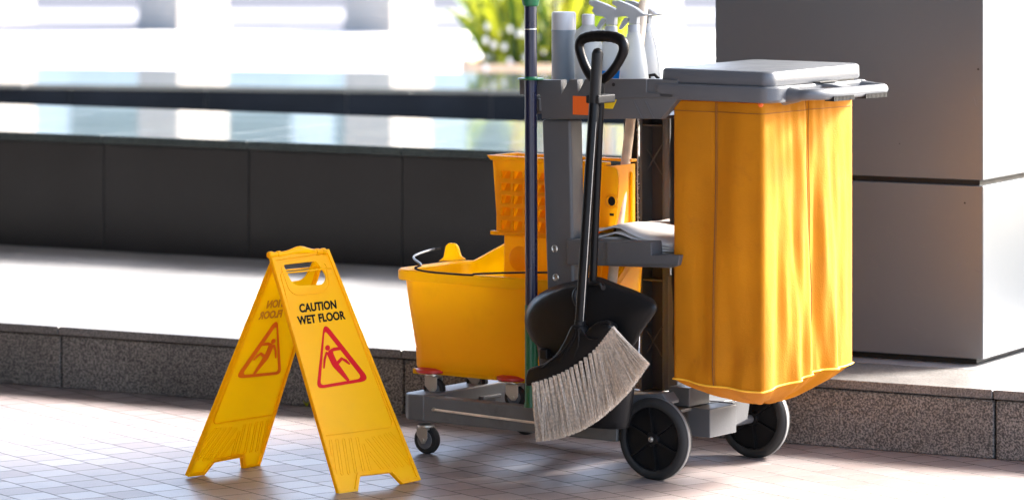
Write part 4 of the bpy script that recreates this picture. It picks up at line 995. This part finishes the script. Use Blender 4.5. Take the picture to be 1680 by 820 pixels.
mb.build('handle_trim', 'steel', r)
headp = [(248, 178), (268, 172), (286, 180), (300, 205), (318, 186), (345, 165), (368, 158), (392, 168), (405, 186), (392, 208), (335, 275), (243, 345), (165, 388), (82, 414), (68, 402), (70, 368), (84, 344), (136, 326), (188, 286), (222, 232)]
P2 = [cp(*z6(*p), bb) for p in headp]; P2 = [(p.x, p.z) for p in catmull([(v.x, v.z, 0) for v in P2], 4, True)] if False else [(v.x, v.y) for v in catmull([(q.x, q.z, 0) for q in P2], 3, True)]
mb = flatshape([P2], .036, Vector((0, bb-.018, 0))-a, (1, 0, 0), (0, 0, 1), (0, 1, 0), bevel=.006); mb.build('head', 'black_plastic', r, smooth=50)
mb = MB()
for p in (((255, 190), (240, 240), (190, 320)), ((262, 190), (262, 250), (245, 300)), ((272, 190), (300, 225), (340, 230)), ((250, 190), (215, 265), (120, 345)), ((390, 172), (375, 164), (350, 170))):
    mb.tube(catmull([cp(*z6(*q), bb-.019)-a for q in p], 5), .0028, 6)
mb.build('head_ribs', 'black_plastic', r)
mb = MB(); c = bb_-a; mb.tube([c-dz.normalized()*.018, c+dz.normalized()*.02, c+dz.normalized()*.022], [.0145, .0142, .012], 16); mb.build('socket', 'black_plastic', r)
roots = catmull([(*z6(*p), 0) for p in ((80, 408), (160, 383), (243, 342), (332, 272), (372, 225), (401, 188))], 8)
tips = catmull([(*z6(*p), 0) for p in ((95, 630), (185, 618), (265, 590), (335, 550), (405, 492), (470, 425), (541, 325))], 8)
def along(pl, t):
    x = t*(len(pl)-1); i = min(int(x), len(pl)-2); return pl[i].lerp(pl[i+1], x-i)
mb = MB(); NT = 25
for k in range(NT):
    t = (k+.5)/NT
    for layer in (0, 1):
        c0 = along(roots, t); yb0 = bb-.016+layer*.018
        for s in range(110):
            tt = t+random.gauss(0, .4/NT); tt = max(0.0, min(1, tt)); q = along(tips, tt)
            L_ = random.uniform(.90, 1.035) if random.random() < .8 else random.uniform(.78, 1.02)
            A = cp(c0.x+random.uniform(-2.6, 2.6), c0.y+random.uniform(-2, 2), yb0+random.uniform(-.005, .005))-a
            qx, qy = c0.x+(q.x-c0.x)*L_, c0.y+(q.y-c0.y)*L_
            B = cp(qx, qy, yb0+random.gauss(0, .012))-a
            mid = A.lerp(B, .5)+Vector((random.uniform(-.003, .003), random.uniform(-.003, .003), 0)); 
            mid += (cp(c0.x, c0.y, yb0)-a+(B-A)*.5-mid)*.25
            mb.tube([A, mid, B], [.0010, .00095, .0006], 3, caps=False)
mb.build('bristles', 'bristle', r, smooth=180)
mb = MB()
for k in range(NT):
    t = (k+.5)/NT; c0 = along(roots, t); q = along(tips, t); A = cp(c0.x, c0.y-2, bb-.012)-a; B = cp(c0.x+(q.x-c0.x)*.16, c0.y+(q.y-c0.y)*.16, bb-.014)-a
    mb.tube([A, B, B+(B-A)*.5], [.0042, .0040, .002], 8)
mb.build('bristle_tufts', 'bristle', r)

# tiny weed in the joint at the foot of the kerb
g = gnd(503, 667)
r = empty('weed', g, 0, 'tiny yellow-green weed at the foot of the kerb, seen between the sign legs', 'weed')
mb = MB()
for i in range(9):
    az = i*.75; d = Vector((math.cos(az)*.012, math.sin(az)*.012, .014+.004*(i % 3))); w = Vector((-math.sin(az), math.cos(az), 0))*.003
    q = mb.ring([Vector((0, 0, 0)), d*.5+w, d, d*.5-w]); mb.face(q)
mb.build('leaves', 'leaf_light', r, smooth=0)
